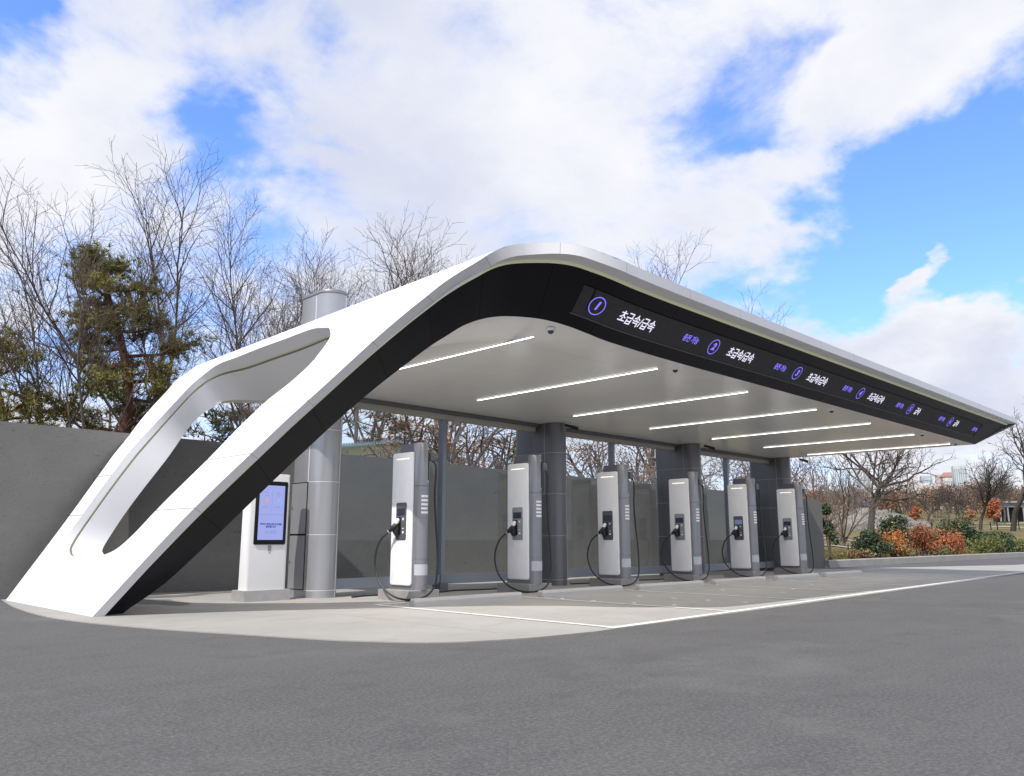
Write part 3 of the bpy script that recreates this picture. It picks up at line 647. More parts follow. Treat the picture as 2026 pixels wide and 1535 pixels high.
# ------------------------------------------------------------------ pillars
def pillar(H, doors, cap, D_=.92, W_=.46):
    t = thing('pillar', '', 'pillar', (0, 0, 0), 'metal clad pillars of the canopy')
    out = []
    for cx, cy, a0, r in ((W_-.2, D_-.14, 0, .14), (.14, D_-.14, 90, .14), (.10, .10, 180, .10), (W_-.21, .21, 270, .21)):
        rx = r
        for i in range(9): a = R_(a0+90*i/8); out.append((cx+rx*math.cos(a)+(.06 if a0 == 0 else 0), cy+r*math.sin(a)))
    out = rrect(0, W_, 0, D_, .13, 8)
    out = [(x, y) if y > .4 else (x, y) for x, y in out]
    nose = []
    for i in range(17): a = math.pi+math.pi*i/16; nose.append((W_/2+W_/2*math.cos(a), .26+.26*math.sin(a)))
    out = nose+[(W_, D_-.1), (W_-.03, D_-.03), (W_-.1, D_), (.1, D_), (.03, D_-.03), (0, D_-.1)]
    mb = MB(); zs = [0, .125, 1.05, 1.95, 2.85, 3.75, 4.65, H]; zs = [z for z in zs if z < H]+[H]
    for a, b in zip(zs, zs[1:]): mb.prism(out, 2, a+.006, b-.006, 'steel', cap=True)
    mb.build('cladding', t, smooth=True, angle=40)
    inn = [(W_/2+(x-W_/2)*.985, D_/2+(y-D_/2)*.993) for x, y in out]
    mb = MB(); mb.prism(inn, 2, 0, H-.01, 'joint', cap=False)
    for px_, py_ in ((nose[11][0], nose[11][1]), ):
        for a, b in zip(zs, zs[1:]): mb.box(px_-.005, px_+.005, py_-.004, py_+.002, a, b, 'joint')
    mb.box(-.003, .002, .352, .364, 1.95, H-.03, 'joint'); mb.build('joint_filler', t, smooth=True, angle=40)
    if cap: mb = MB(); mb.prism([(W_/2+(x-W_/2)*1.05, D_/2+(y-D_/2)*1.03) for x, y in out], 2, H, H+.06, 'steel2', bev=.02); mb.build('cap', t, smooth=True, angle=40)
    if doors:
        for z0, z1 in ((.14, 1.035), (1.065, 1.935)):
            MB().box(-.004, .003, .352, .878, z0-.015, z1+.015, 'bseam').build('door_gap', t)
            mb = MB(); mb.box(-.012, .004, .37, .86, z0, z1, 'steel'); d_ = mb.build('access_door', t)
            mb = MB(); mb.box(-.02, -.012, .80, .83, z0+.42, z0+.46, 'body2'); mb.build('lock', d_)
    return t
p1 = pillar(5.34, True, True, .92, .54); p1.location = (7.44, 12.0, .012); p1['label'] = 'silver clad pillar beside the kiosk, rising through the white roof'
# elbow pipe by the pillar head
mb = MB(); mb.tube([(7.86, 12.35, 4.98), (8.0, 12.3, 4.93), (8.15, 12.2, 4.75), (8.25, 12.1, 4.45), (8.28, 12.05, 4.2)], [.10, .10, .11, .13, .15], 16, 'steel'); mb.build('elbow_duct', p1, smooth=True, origin=(7.44, 12.0, .012))
p2 = pillar(3.517, False, False, 1.3)
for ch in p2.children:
    for i_, m_ in enumerate(ch.data.materials): ch.data.materials[i_] = MT['steel_shade'] if m_ == MT['steel'] else MT['joint_shade']
p2.name = 'pillar'; p2.location = (13.10, 11.62, .012); p2['label'] = 'grey clad pillar coloured darker for shade, right behind charger 2'
dup(p2, (18.66, 11.62, .012), 'grey clad pillar coloured darker for shade, right behind charger 4'); dup(p2, (23.95, 11.62, .012), 'grey clad pillar coloured darker for shade, right behind charger 6, nearest the park')

# ------------------------------------------------------------------ glass screens
NUM = [(10.8, '2'), (13.98, '3'), (19.6, '5')]
for k in range(3):
    xa, xb = 7.92+5.56*k, 13.06+5.54*k; xm = 10.41+5.5*k
    t = thing('glass_screen', ['clear glass screen with a large 2 between kiosk pillar and charger 2', 'clear glass screen with a large 3 between chargers 2 and 4', 'clear glass screen between chargers 4 and 6, farthest from the kiosk'][k], 'glass screen', (xa, 12.3, 0), 'glass screens between the pillars', world=True)
    MB().box(xm-.045, xm+.045, 12.22, 12.36, .0, 3.5, 'rail').build('post', t)
    MB().box(xm-.10, xm+.10, 12.17, 12.41, .012, .16, 'body2').build('post_foot', t)
    MB().box(xa, xm-.047, 12.24, 12.34, .13, .31, 'rail').box(xm+.047, xb, 12.24, 12.34, .13, .31, 'rail').build('bottom_rail', t)
    for a, b in ((xa+.01, xm-.047), (xm+.047, xb-.01)): MB().box(a, b, 12.285, 12.297, .312, 3.36, 'glass').build('pane', t)
    MB().box(xa, xb, 12.20, 12.36, 3.36, 3.525, 'beam').build('head_beam', t)
    MB().box(xa, xb, 12.10, 12.198, 3.455, 3.527, 'dark_trim').build('trim', t)
for x, n_ in NUM[:2]:
    par = [o for o in COL.objects if o.name.startswith('glass_screen') and o.type == 'EMPTY'][0 if n_ == '2' else 1]
    mt = Matrix.Rotation(math.pi/2, 4, 'X'); mt = Matrix.Translation((x-par.location.x, 12.282-12.3, 3.12)) @ mt
    text(n_, .62, 'decal', 'number_decal', par, mt, .95, 0, .004)

# ------------------------------------------------------------------ chargers
def charger(tone):
    t = thing('ev_charger', '', 'charger', (0, 0, 0), 'chargers standing along the bays')
    # local axes: x across, y towards the wall, z up; origin at the front of the plinth
    MB().prism(rrect(-.12, .50, -.10, .74, .01, 2), 2, 0, .165, 'plinth', bev=.006).build('plinth', t)
    body = rrect(.035, .335, .17, .62, .03, 4)
    mb = MB(); nose = [(.035, .62), (.035, .06)]+[(.17+.135*math.cos(a), .05+.165*math.sin(a)) for a in [math.pi+math.pi*i/18 for i in range(19)]]+[(.305, .62)]
    body_o = [(.045, .62), (.045, .08), (.325, .08), (.325, .62)]
    pts = [(p[0], p[1]) for p in nose]
    mb.prism(pts, 2, .165, .615, 'body'); mb.prism(pts, 2, .66, 1.83, 'body'); mb.prism(pts[1:-1], 2, 1.84, 2.55, 'body', bev=.01); mb.prism([(.05, .44), (.05, .061), (.29, .061), (.29, .44)], 2, 1.84, 2.545, 'body2'); mb.build('cabinet', t, smooth=True, angle=40)
    mb = MB(); ins = [(.17+(x-.17)*.97, .3+(y-.3)*.985) for x, y in pts]; mb.prism(ins, 2, .60, .67, 'rail'); mb.build('collar', t, smooth=True, angle=40); mb = MB(); mb.prism(ins, 2, 1.82, 1.85, 'dark_trim'); mb.build('collar', t, smooth=True, angle=40)
    for s_ in (-1, 1):
        x0 = .03 if s_ < 0 else .31; sgn = s_
        mb = MB(); o_ = [(y, z) for y, z in rrect(.035 if s_ < 0 else .14, .58, .235, 2.40, .045, 6)]
        mb.prism(o_, 0, x0-.0*sgn, x0+.032*sgn, 'panel', bev=.01); sp = mb.build('side_panel', t, smooth=True, angle=35)
        mb = MB(); xs_ = x0+.0325*sgn; mb.box(min(xs_, xs_+.003*sgn), max(xs_, xs_+.003*sgn), .13, .47, 2.285, 2.305, 'bar_dim'); mb.build('status_light', sp)
        mb = MB(); mb.prism(rrect(.17, .44, .96, 1.57, .03, 5), 0, x0+.0335*sgn, x0+.042*sgn, tone, bev=.003); cp = mb.build('control_panel', t, smooth=True, angle=35)
        x1 = x0+.0425*sgn
        mb = MB(); mb.prism(rrect(.20, .41, 1.36, 1.475, .004, 2), 0, x1, x1+.003*sgn, 'screen'); mb.build('screen', cp)
        mb = MB(); mb.prism(rrect(.30, .42, 1.05, 1.335, .02, 4), 0, x1, x1+.004*sgn, 'rubber'); mb.build('plug_socket', cp)
        mb = MB(); mb.prism([(.245+.016*math.cos(a), 1.30+.02*math.sin(a)) for a in [2*math.pi*i/16 for i in range(16)]], 0, x1, x1+.004*sgn, 'panel'); mb.build('button', cp, smooth=True, angle=30); mb = MB(); mb.prism(rrect(.225, .262, 1.14, 1.155, .003, 2), 0, x1, x1+.003*sgn, 'panel'); mb.build('card_slot', cp); mb = MB(); mb.prism([(.243+.02*math.cos(a), 1.085+.022*math.sin(a)) for a in [2*math.pi*i/16 for i in range(16)]], 0, x1, x1+.004*sgn, 'panel'); mb.build('button', cp, smooth=True, angle=30)
    # plug in the near side
    mb = MB(); mb.tube([(-.02, .36, 1.30), (-.05, .36, 1.26), (-.08, .365, 1.22)], [.03, .04, .034], 12, 'chrome')
    pl_ = mb.build('plug_tip', t, smooth=True, angle=40)
    mb = MB(); mb.tube([(-.045, .36, 1.21), (-.085, .38, 1.175), (-.115, .42, 1.13), (-.13, .465, 1.095)], [.045, .05, .038, .027], 12, 'rubber'); mb.tube([(-.04, .37, 1.20), (-.05, .38, 1.09), (-.045, .36, 1.04)], [.05, .058, .035], 12, 'rubber'); mb.build('plug', t, smooth=True, angle=50)
    mb = MB(); mb.tube([(-.122, .455, 1.104), (-.13, .47, 1.092)], .031, 12, 'chrome'); mb.build('plug_band', t, smooth=True, angle=40)
    # cable: from plug down in a loop to the arm at the top of the cabinet
    c = catmull([(-.13, .47, 1.09), (-.19, .58, .98), (-.225, .66, .80), (-.235, .68, .58), (-.235, .60, .36), (-.225, .42, .18), (-.20, .18, .07), (-.155, -.06, .035), (-.04, -.20, .045), (.12, -.26, .10), (.27, -.26, .25), (.335, -.23, .50), (.36, -.19, .9), (.335, -.17, 1.3), (.315, -.16, 1.75), (.335, -.16, 2.05), (.335, -.15, 2.18), (.315, -.13, 2.25)], 6)
    mb = MB(); mb.tube([tuple(p) for p in c], .0155, 8, 'rubber'); mb.build('cable', t, smooth=True)
    def arc(nm, a0, a1, z0, z1, off, mt, nn=8):
        mb = MB(); A = []; B = []
        for i in range(nn+1):
            a = R_(a0+(a1-a0)*i/nn); x, y = .17+(.135+off)*math.cos(a), .05+(.165+off)*math.sin(a); A.append((x, y, z0)); B.append((x, y, z1))
        mb.strip(A, B, mt); return mb.build(nm, t, smooth=True)
    arc('slot_rim', 276, 297, 1.90, 2.46, .003, 'lip'); arc('cable_slot', 280, 293, 1.925, 2.435, .006, 'rubber')
    mb = MB(); mb.prism(rrect(.245, .35, 2.25, 2.40, .018, 4), 1, -.05, -.145, 'body2', bev=.012); mb.build('cable_arm', t, smooth=True, angle=40)
    for j in range(5): arc('reflected_bar', 236, 290, 1.385+.066*j, 1.421+.066*j, .003, 'panel')  # pale bars painted on as light reflected by the nose, not vents
    arc('base_glow_band', 200, 335, .40, .575, .003, 'base_glow', 14)  # bright band standing in for reflected light on the lower nose
    return t
CL_ = 'pale panelled charger %s'
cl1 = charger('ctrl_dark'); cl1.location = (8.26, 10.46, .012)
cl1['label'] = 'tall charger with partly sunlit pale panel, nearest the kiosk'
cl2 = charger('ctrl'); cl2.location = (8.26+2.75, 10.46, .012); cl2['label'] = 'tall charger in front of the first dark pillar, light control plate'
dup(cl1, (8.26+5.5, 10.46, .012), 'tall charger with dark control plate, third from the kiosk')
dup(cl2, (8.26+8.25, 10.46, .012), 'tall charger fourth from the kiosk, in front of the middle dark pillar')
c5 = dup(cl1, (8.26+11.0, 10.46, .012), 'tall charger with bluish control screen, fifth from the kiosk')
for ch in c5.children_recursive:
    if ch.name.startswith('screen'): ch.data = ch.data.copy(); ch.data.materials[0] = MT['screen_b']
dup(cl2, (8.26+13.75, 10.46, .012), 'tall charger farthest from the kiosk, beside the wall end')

# ------------------------------------------------------------------ kiosk
kx, ky = 6.25, 12.15
k_ = thing('payment_kiosk', 'white floor kiosk with tall lit blue screen in black frame', 'kiosk', (kx, ky, .012), world=True)
MB().prism(rrect(6.245, 7.075, 12.13, 12.53, .01, 2), 2, .012, .185, 'kplinth', bev=.005).build('plinth', k_)
MB().prism(rrect(6.30, 7.01, 12.185, 12.46, .045, 6), 2, .185, 2.05, 'kwhite', bev=.012).build('housing', k_, smooth=True, angle=30)
mb = MB(); mb.prism(rrect(6.39, 6.955, .90, 1.925, .025, 5), 1, 12.187, 12.172, 'black', bev=.004); fr = mb.build('screen_frame', k_, smooth=True, angle=30)
mb = MB(); mb.prism(rrect(6.448, 6.898, .975, 1.855, .006, 2), 1, 12.1715, 12.1690, 'kscreen'); mb.build('screen', k_)
def kt(body, size, m_, x, z, xs=1.0, b=0.0):
    mt = Matrix.Translation((x-kx, 12.1665-ky, z-.012)) @ Matrix.Rotation(math.pi/2, 4, 'X'); text(body, size, m_, 'screen_text', k_, mt, xs, 0, b)
kt('하이브 충전소에 오신것을', .036, 'navy', 6.673, 1.225, 1, .0012); kt('환영합니다', .038, 'navy', 6.673, 1.183, 1, .0012)
kt('서비스 이용을 위해', .024, 'dimtxt', 6.673, 1.115); kt('화면을 터치해 주세요', .024, 'dimtxt', 6.673, 1.085)
kt('급속', .028, 'dimtxt', 6.77, 1.735); kt('충전 가능', .018, 'dimtxt', 6.80, 1.69); kt('초급속', .028, 'dimtxt', 6.56, 1.735); kt('충전 가능', .018, 'dimtxt', 6.58, 1.69)
kt('이용 안내', .022, 'dimtxt', 6.54, 1.50); kt('이용 안내', .022, 'dimtxt', 6.78, 1.50)
for x, mt_ in ((6.575, 'orange'), (6.79, 'aqua')):
    mb = MB()
    for dx, dz in ((-.014, -.016), (.0, .0), (.014, .016)):
        mb.add([(x+dx+.018*math.cos(a), 12.1662-.0004*dz, 1.61+dz+.018*math.sin(a)) for a in [2*math.pi*i/20 for i in range(20)]], [tuple(range(20))], mt_)
    mb.build('screen_icon', k_)
MB().box(6.448, 6.898, 12.1684, 12.1688, 1.382, 1.386, 'dimtxt').box(6.671, 6.674, 12.1684, 12.1688, 1.40, 1.80, 'dimtxt').build('screen_rule', k_)
MB().box(6.65, 6.71, 12.180, 12.187, .80, .885, 'plinth').build('card_reader', k_)
mb = MB(); mb.prism([(6.68+.009*math.cos(a), .765+.009*math.sin(a)) for a in [2*math.pi*i/16 for i in range(16)]], 1, 12.187, 12.183, 'rubber'); mb.build('lens', k_)

# ------------------------------------------------------------------ wheel stops, studs, floor cables
def stop():
    mb = MB(); pr = [(-.085, 0), (-.075, .07), (-.045, .11), (.045, .11), (.075, .07), (.085, 0)]
    L_ = 1.14; rings = [(-L_, .8), (-L_+.02, 1), (L_-.02, 1), (L_, .8)]; vs = []
    for x, s_ in rings: vs += [(x, y*s_, z*(s_ if z else 1)) for y, z in pr]
    n = 6; fs = [(k*n+i, k*n+(i+1) % n, (k+1)*n+(i+1) % n, (k+1)*n+i) for k in range(3) for i in range(n)]+[tuple(range(n))[::-1], tuple(3*n+i for i in range(n))]
    mb.add(vs, fs, 'stop'); return mb
s0 = stop().build('wheel_stop'); s0.location = (8.75, 9.62, .012)
tag(s0, 'pale concrete wheel stop in front of the sunlit charger, nearest the kiosk', 'wheel stop', 'wheel stops in front of the chargers')
for k in range(1, 6):
    c = s0.copy(); COL.objects.link(c); c.location = (8.75+2.75*k, 9.62-.03*k+.02*(k % 2), .012); c.rotation_euler = (0, 0, R_([0, .4, -.6, .3, .5, -.4][k]))
    c['label'] = 'concrete wheel stop before the %s charger counted from the kiosk' % ORD[k]
ST = [(10.3, 9.05, 'farthest back of the row in the first bay'), (10.32, 8.4, 'second from the back in the first bay row'), (10.45, 7.7, 'third from the back in the first bay row'), (10.5, 7.0, 'nearest the front line in the first bay row'),
      (11.7, 8.5, 'farthest back of the row in the second bay'), (11.7, 7.8, 'second from the back in the second bay row'), (11.7, 7.15, 'third from the back in the second bay row'), (11.73, 6.5, 'nearest the front line in the second bay row'),
      (14.3, 8.4, 'at the rear left of the third bay'), (15.6, 7.6, 'at the right side of the third bay'), (14.4, 7.2, 'at the front left of the third bay'), (17.1, 7.9, 'alone in the fourth bay')]
mb = MB(); mb.prism([(.05*math.cos(a), .035*math.sin(a)) for a in [2*math.pi*i/16 for i in range(16)]], 2, 0, .012, 'paint', bev=.005)
f0 = mb.build('floor_stud', smooth=True, angle=30)
for i_, (x, y, lb) in enumerate(ST):
    c = f0 if i_ == 0 else f0.copy()
    if i_: COL.objects.link(c)
    c.location = (x, y, .012); c.rotation_euler = (0, 0, x); tag(c, 'small white floor stud, '+lb, 'floor stud', 'small white studs set in the bay floor')
rnd = random.Random(8)
for k, (x0, x1, y0, lb) in enumerate(((8.0, 12.9, 11.75, 'black cable lying on the floor behind the first two chargers'), (13.7, 18.4, 11.7, 'black cable lying on the floor behind the third and fourth chargers'))):
    pts = [(x0+(x1-x0)*i/12, y0+.08*math.sin(i*1.3+k)+rnd.uniform(-.03, .03), .028) for i in range(13)]
    mb = MB(); mb.tube([tuple(p) for p in catmull(pts, 4)], .014, 6, 'rubber'); tag(mb.build('floor_cable', smooth=True), lb, 'cable', 'cables on the floor behind the chargers')
#@@PLANTS@@
# ------------------------------------------------------------------ trees and shrubs
def rot_about(v, axis, a):
    axis = axis/np.linalg.norm(axis); c, s_ = math.cos(a), math.sin(a)
    return v*c+np.cross(axis, v)*s_+axis*axis.dot(v)*(1-c)
class TreeGen:
    """recursive limbs -> tapered tubes; level 0-1 in the trunk mesh, finer levels in the crown mesh"""
    def __init__(s, seed, levels, trunk_sides=8, wig=.12, minr=.004):
        s.r = np.random.RandomState(seed); s.lv = levels; s.wig = wig; s.minr = minr
        s.mb = [MB(), MB()]; s.tips = []; s.ts = trunk_sides
    def tube(s, k, pts, rad, n):
        mb = s.mb[k]; o = len(mb.v); P = np.array(pts); K = len(P); mi = mb.mi(s.mats[k])
        d = P[-1]-P[0]; d = d/max(1e-6, np.linalg.norm(d)); ref = np.cross(d, [0.31, .17, .94]); ref /= max(1e-6, np.linalg.norm(ref)); b = np.cross(d, ref)
        an = np.arange(n)*2*math.pi/n; ring = np.outer(np.cos(an), ref)+np.outer(np.sin(an), b)
        V = (P[:, None, :]+ring[None]*np.array(rad)[:, None, None]).reshape(-1, 3); mb.v += V.tolist()
        for i in range(K-1):
            for j in range(n):
                j2 = (j+1) % n; mb.f.append((o+i*n+j, o+i*n+j2, o+(i+1)*n+j2, o+(i+1)*n+j))
        mb.m += [mi]*((K-1)*n)
    def grow(s, p, d, L, r, lvl):
        c = s.lv[lvl]; n = c.get('seg', 5); P = [p.copy()]; Rr = [r]; D = []; st = L/n
        r1 = max(s.minr*.7, r*c.get('taper', .35))
        for i in range(n):
            d = d+s.r.normal(0, s.wig*c.get('wig', 1), 3)+np.array([0, 0, c.get('up', .05)]); d /= np.linalg.norm(d)
            p = p+d*st; P.append(p.copy()); Rr.append(r+(r1-r)*((i+1)/n)); D.append(d.copy())
        k = 0 if lvl <= s.split else 1
        s.tube(k, P, Rr, s.ts if lvl == 0 else 5 if lvl == 1 else 4 if lvl == 2 else 3)
        if lvl+1 >= len(s.lv): s.tips.append((P[-1], d)); return
        q = s.lv[lvl+1]; m_ = q['n']; m_ = int(m_*max(.5, min(1.3, L/c['L']))+s.r.rand()) if lvl else m_
        t0 = q.get('t0', .25); az = s.r.rand()*6.28
        for i in range(m_):
            t = t0+(1-t0)*((i+.3+s.r.rand()*.6)/m_); t = min(t, .99); f = t*n; a = int(f); u = f-a
            pp = P[a]*(1-u)+P[a+1]*u; rr = Rr[a]*(1-u)+Rr[a+1]*u; dd = D[min(a, n-1)]
            az += 2.4+s.r.normal(0, .4); perp = np.cross(dd, [.3, .5, .8]); perp = rot_about(perp, dd, az)
            ang = R_(q['ang'][0]+(q['ang'][1]-q['ang'][0])*s.r.rand()); nd = rot_about(dd, perp, ang)
            s.grow(pp, nd, q['L']*(.7+.55*s.r.rand())*(1.15-.5*t if not q.get('flat') else 1)*(L/c['L'])**.5, max(s.minr, min(rr*.8, q['r']*(.75+.5*s.r.rand())*(L/c['L']))), lvl+1)
def bare_tree(name, seed, levels, label, cat='tree', mats=('bark', 'twig'), group=None, lean=(0, 0), split=1, minr=.0044, leaves=None, wig=.12, up0=1):
    g = TreeGen(seed, levels, wig=wig, minr=minr); g.mats = mats; g.split = split
    for i in range(levels[0].get('stems', 1)):
        a = i*2.2+seed; sp = levels[0].get('spread', 0.0)
        g.grow(np.array([math.cos(a)*.12*(levels[0].get('stems', 1) > 1), math.sin(a)*.12*(levels[0].get('stems', 1) > 1), -.15]), np.array([lean[0]+math.cos(a)*sp, lean[1]+math.sin(a)*sp, 1.0]), levels[0]['L']*(1-.12*i), levels[0]['r']*(1-.1*i), 0)
    t = thing(name, label, cat, (0, 0, 0), group)
    g.mb[0].build('trunk', t, smooth=True, angle=80)
    if g.mb[1].v: g.mb[1].build('crown', t, smooth=True, angle=180)
    if leaves:
        mt, n, size, sprd = leaves; rr = np.random.RandomState(seed+99)
        leaf_cloud([tuple(np.array(g.tips[rr.randint(len(g.tips))][0])+rr.normal(0, sprd, 3)) for _ in range(n)], size, mt, seed).build('leaves', t)
    return t
def leaf_cloud(pts, size, mt, seed, mats=None, aspect=.6):
    r = np.random.RandomState(seed); mb = MB(); n = len(pts); P = np.array(pts)
    a = r.normal(size=(n, 3)); a /= np.linalg.norm(a, axis=1)[:, None]; b = r.normal(size=(n, 3)); b = np.cross(a, b); b /= np.linalg.norm(b, axis=1)[:, None]
    sz = size*(.6+.8*r.rand(n))[:, None]; a *= sz; b *= sz*aspect
    V = np.stack([P-a, P+b*.9-a*.1, P+a, P-b*.9-a*.1], 1).reshape(-1, 3); mb.v = V.tolist()
    mb.f = [(4*i, 4*i+1, 4*i+2, 4*i+3) for i in range(n)]
    if mats: ids = [mb.mi(m_) for m_ in mats]; mb.m = [ids[int(k)] for k in r.randint(0, len(ids), n)]
    else: mb.m = [mb.mi(mt)]*n
    return mb
def bush(name, label, x, y, w_, h_, size, mts, n, seed, stems=8, group=None, zb=None, dens=.75, spiky=0.0):
    r = np.random.RandomState(seed); pts = []
    lobes = []
    for i in range(14):
        a = r.rand()*6.28; rad = w_*.5*r.rand()**.5*.8; hh = h_*(.35+.6*r.rand())*(1-.45*(rad/(w_*.5))**2); lobes.append((math.cos(a)*rad, math.sin(a)*rad, hh, (.16+.14*r.rand())*w_))
    lobes.append((0, 0, h_*.72, .22*w_))
    while len(pts) < n:
        l_ = lobes[r.randint(len(lobes))]; d = r.normal(size=3); d /= np.linalg.norm(d); q = dens+(1-dens)*r.rand() if r.rand() < .75 else r.rand()
        p = np.array([l_[0]+d[0]*l_[3]*q, l_[1]+d[1]*l_[3]*q, l_[2]+d[2]*l_[3]*q*.8])
        if spiky and r.rand() < .25: p += d*l_[3]*spiky*r.rand(); p[2] += abs(d[2])*.1
        if p[2] > .02 and y+p[1] > 12.74: pts.append(p)
    z = T(x, y) if zb is None else zb
    t = thing(name, label, 'bush', (x, y, z), group)
    leaf_cloud(pts, size, mts[0], seed, mts).build('foliage', t)
    mb = MB()
    for i in range(stems):
        l_ = lobes[r.randint(len(lobes))]; mb.tube([(r.normal(0, .06), r.normal(0, .06), -.1), (l_[0]*.5, l_[1]*.5, l_[2]*.55), (l_[0], l_[1], l_[2]+l_[3]*.6)], [.03, .018, .006], 4, 'twig')
    mb.build('stems', t); return t

VASE = [dict(L=3.6, r=.12, seg=6, taper=.6, up=.05), dict(n=6, L=6.2, r=.054, ang=(10, 38), seg=9, taper=.22, t0=.6, up=.02, wig=.6, flat=True),
        dict(n=13, L=2.4, r=.018, ang=(18, 42), seg=6, taper=.35, t0=.38, up=.07, wig=.9), dict(n=7, L=1.25, r=.0085, ang=(22, 48), seg=4, taper=.5, t0=.15, up=.05), dict(n=6, L=.6, r=.0055, ang=(22, 50), seg=3, taper=.6, t0=.15, up=.04)]
protos = []
for i, sd in enumerate((3, 11, 27, 41)):
    t = bare_tree('bare_tree', sd, VASE, '', 'tree', group='tall bare trees behind the wall'); protos.append(t)
NATS = [max(v.co.z for ch in t.children for v in ch.data.vertices) for t in protos]
TR = [(60, 20.5, 312, 0, 'bare fan shaped tree at the far left, in front of the lower pine', 1.2), (176, 18.9, 330, 1, 'bare tree in front of the upper pine, forked low above the wall', 4.6),
      (352, 22.5, 300, 3, 'tallest bare tree, its top between two clouds left of the silver pillar', .5), (470, 25, 356, 2, 'bare tree rising behind the upper opening of the canopy leg', 5.2),
      (582, 27.5, 430, 0, 'low bare tree directly left of the silver pillar head', 3.3), (722, 29, 455, 1, 'bare tree right of the silver pillar head', .9),
      (852, 27.5, 410, 3, 'fan shaped bare tree over the middle of the canopy slope', 3.9), (1300, 44, 480, 0, 'bare tree top peeping over the grey canopy edge', 2.4)]
used = set()
for px, y, top, k, lb, rz in TR:
    x, y = spoty(px, y); H = zof(px, top, x, y)*(.93 if px < 400 else .94 if px < 600 else 1.12); sc = H/NATS[k]
    if k in used: t = dup(protos[k], (x, y, 0), lb)
    else: t = protos[k]; t['label'] = lb; used.add(k)
    t.location = (x, y, 0); t.scale = (sc, sc, sc); t.rotation_euler = (0, 0, rz)

# pines
def pine(seed, label, H, crown, lean, mats=('redbark', 'needle'), tuft=(900, 16, .20, .011), z0=.45, name='pine_tree', group=None, clus=.45):
    r = np.random.RandomState(seed); mb = MB(); t = thing(name, label, 'tree', (0, 0, 0), group)
    path = [np.array([0, 0, -.2])]; d = np.array([lean[0], lean[1], 1.0])
    for i in range(9): d = d+r.normal(0, .12, 3)*np.array([1, 1, .2]); d /= np.linalg.norm(d); path.append(path[-1]+d*H*1.02/9)
    mb.tube([tuple(p) for p in path], list(np.linspace(.19, .05, 10)*H/7), 9, mats[0])
    P = np.array(path); cl = []
    nb = 22
    for i in range(nb):
        f = z0+(1-z0)*i/(nb-1); k = f*9; a = min(8, int(k)); p = P[a]+(P[a+1]-P[a])*(k-a); az = i*2.4+r.rand(); Lb = crown*(1.05-.55*((f-z0)/(1-z0))**1.6)*(.6+.5*r.rand())
        e = p+np.array([math.cos(az)*Lb, math.sin(az)*Lb, .1*Lb+.25*r.rand()*Lb]); m_ = (p+e)/2+np.array([0, 0, -.08*Lb])+r.normal(0, .06, 3)
        mb.tube([tuple(p), tuple(m_), tuple(e)], [.045*H/7, .03*H/7, .012], 5, mats[0]); cl += [(e, .50), (m_*.35+e*.65, .45), (m_*.8+e*.2+r.normal(0, .15, 3), .3)]
        for q in range(2): o_ = m_*.5+e*.5+r.normal(0, .28*Lb*.6, 3); cl.append((o_, .4)); mb.tube([tuple(m_), tuple(o_)], [.02, .008], 4, mats[0])
    mb.build('trunk', t, smooth=True, angle=80)
    nt_, nb_, ln, wd = tuft; V = []; F = []; mi = 0
    for i in range(nt_):
        c, s_ = cl[r.randint(len(cl))]; c = c+r.normal(0, clus*s_, 3)*np.array([1, 1, .55]); up = np.array([r.normal(0, .5), r.normal(0, .5), .8]); up /= np.linalg.norm(up)
        for j in range(nb_):
            d = up*.55+r.normal(0, .6, 3); d /= np.linalg.norm(d); e = c+d*ln*(.7+.5*r.rand()); sd = np.cross(d, r.normal(size=3)); sd /= np.linalg.norm(sd); o = len(V)
            V += [(c-sd*wd).tolist(), (c+sd*wd).tolist(), e.tolist()]; F.append((o, o+1, o+2))
    m2 = MB(); m2.v = V; m2.f = F; m2.m = [m2.mi(mats[1])]*len(F); m2.build('needles', t); return t
x, y = spoty(182, 20.8); t = pine(5, 'green pine with red leaning trunk behind the left bare trees', zof(200, 520, x, y), 1.65, (.16, -.02), tuft=(2300, 15, .2, .011)); t.location = (x, y, 0)
x, y = spoty(42, 20.0); t = pine(9, 'lower dark pine at the far left above the wall', zof(50, 645, x, y), 1.55, (-.03, 0), tuft=(1000, 15, .2, .010)); t.location = (x, y, 0)
FP = dict(mats=('bark', 'needle2'), tuft=(420, 9, .45, .035), z0=.2, group='distant conifers behind the wall', clus=.6)
for px, y, top, lb, sd in ((764, 42, 822, 'distant conifer above the shed roof, seen left of the glass post', 21), (700, 50, 838, 'dim distant conifer just right of the silver pillar', 22), (716, 58, 868, 'faint low conifer behind the shed roof', 23),
        (980, 44, 856, 'distant conifer seen through glass marked 2', 24), (455, 33, 800, 'dark conifer seen through the leg opening', 25), (1440, 46, 905, 'broad conifer between the last two bays', 26), (1290, 50, 905, 'distant conifer behind the fourth charger', 27), (225, 38, 800, 'yellowish conifer low above the wall at left', 28)):
    x, y = spoty(px, y); H = zof(px, top, x, y); t = pine(sd, lb, H, H*.34, (0, 0), **FP); t.location = (x, y, 0)

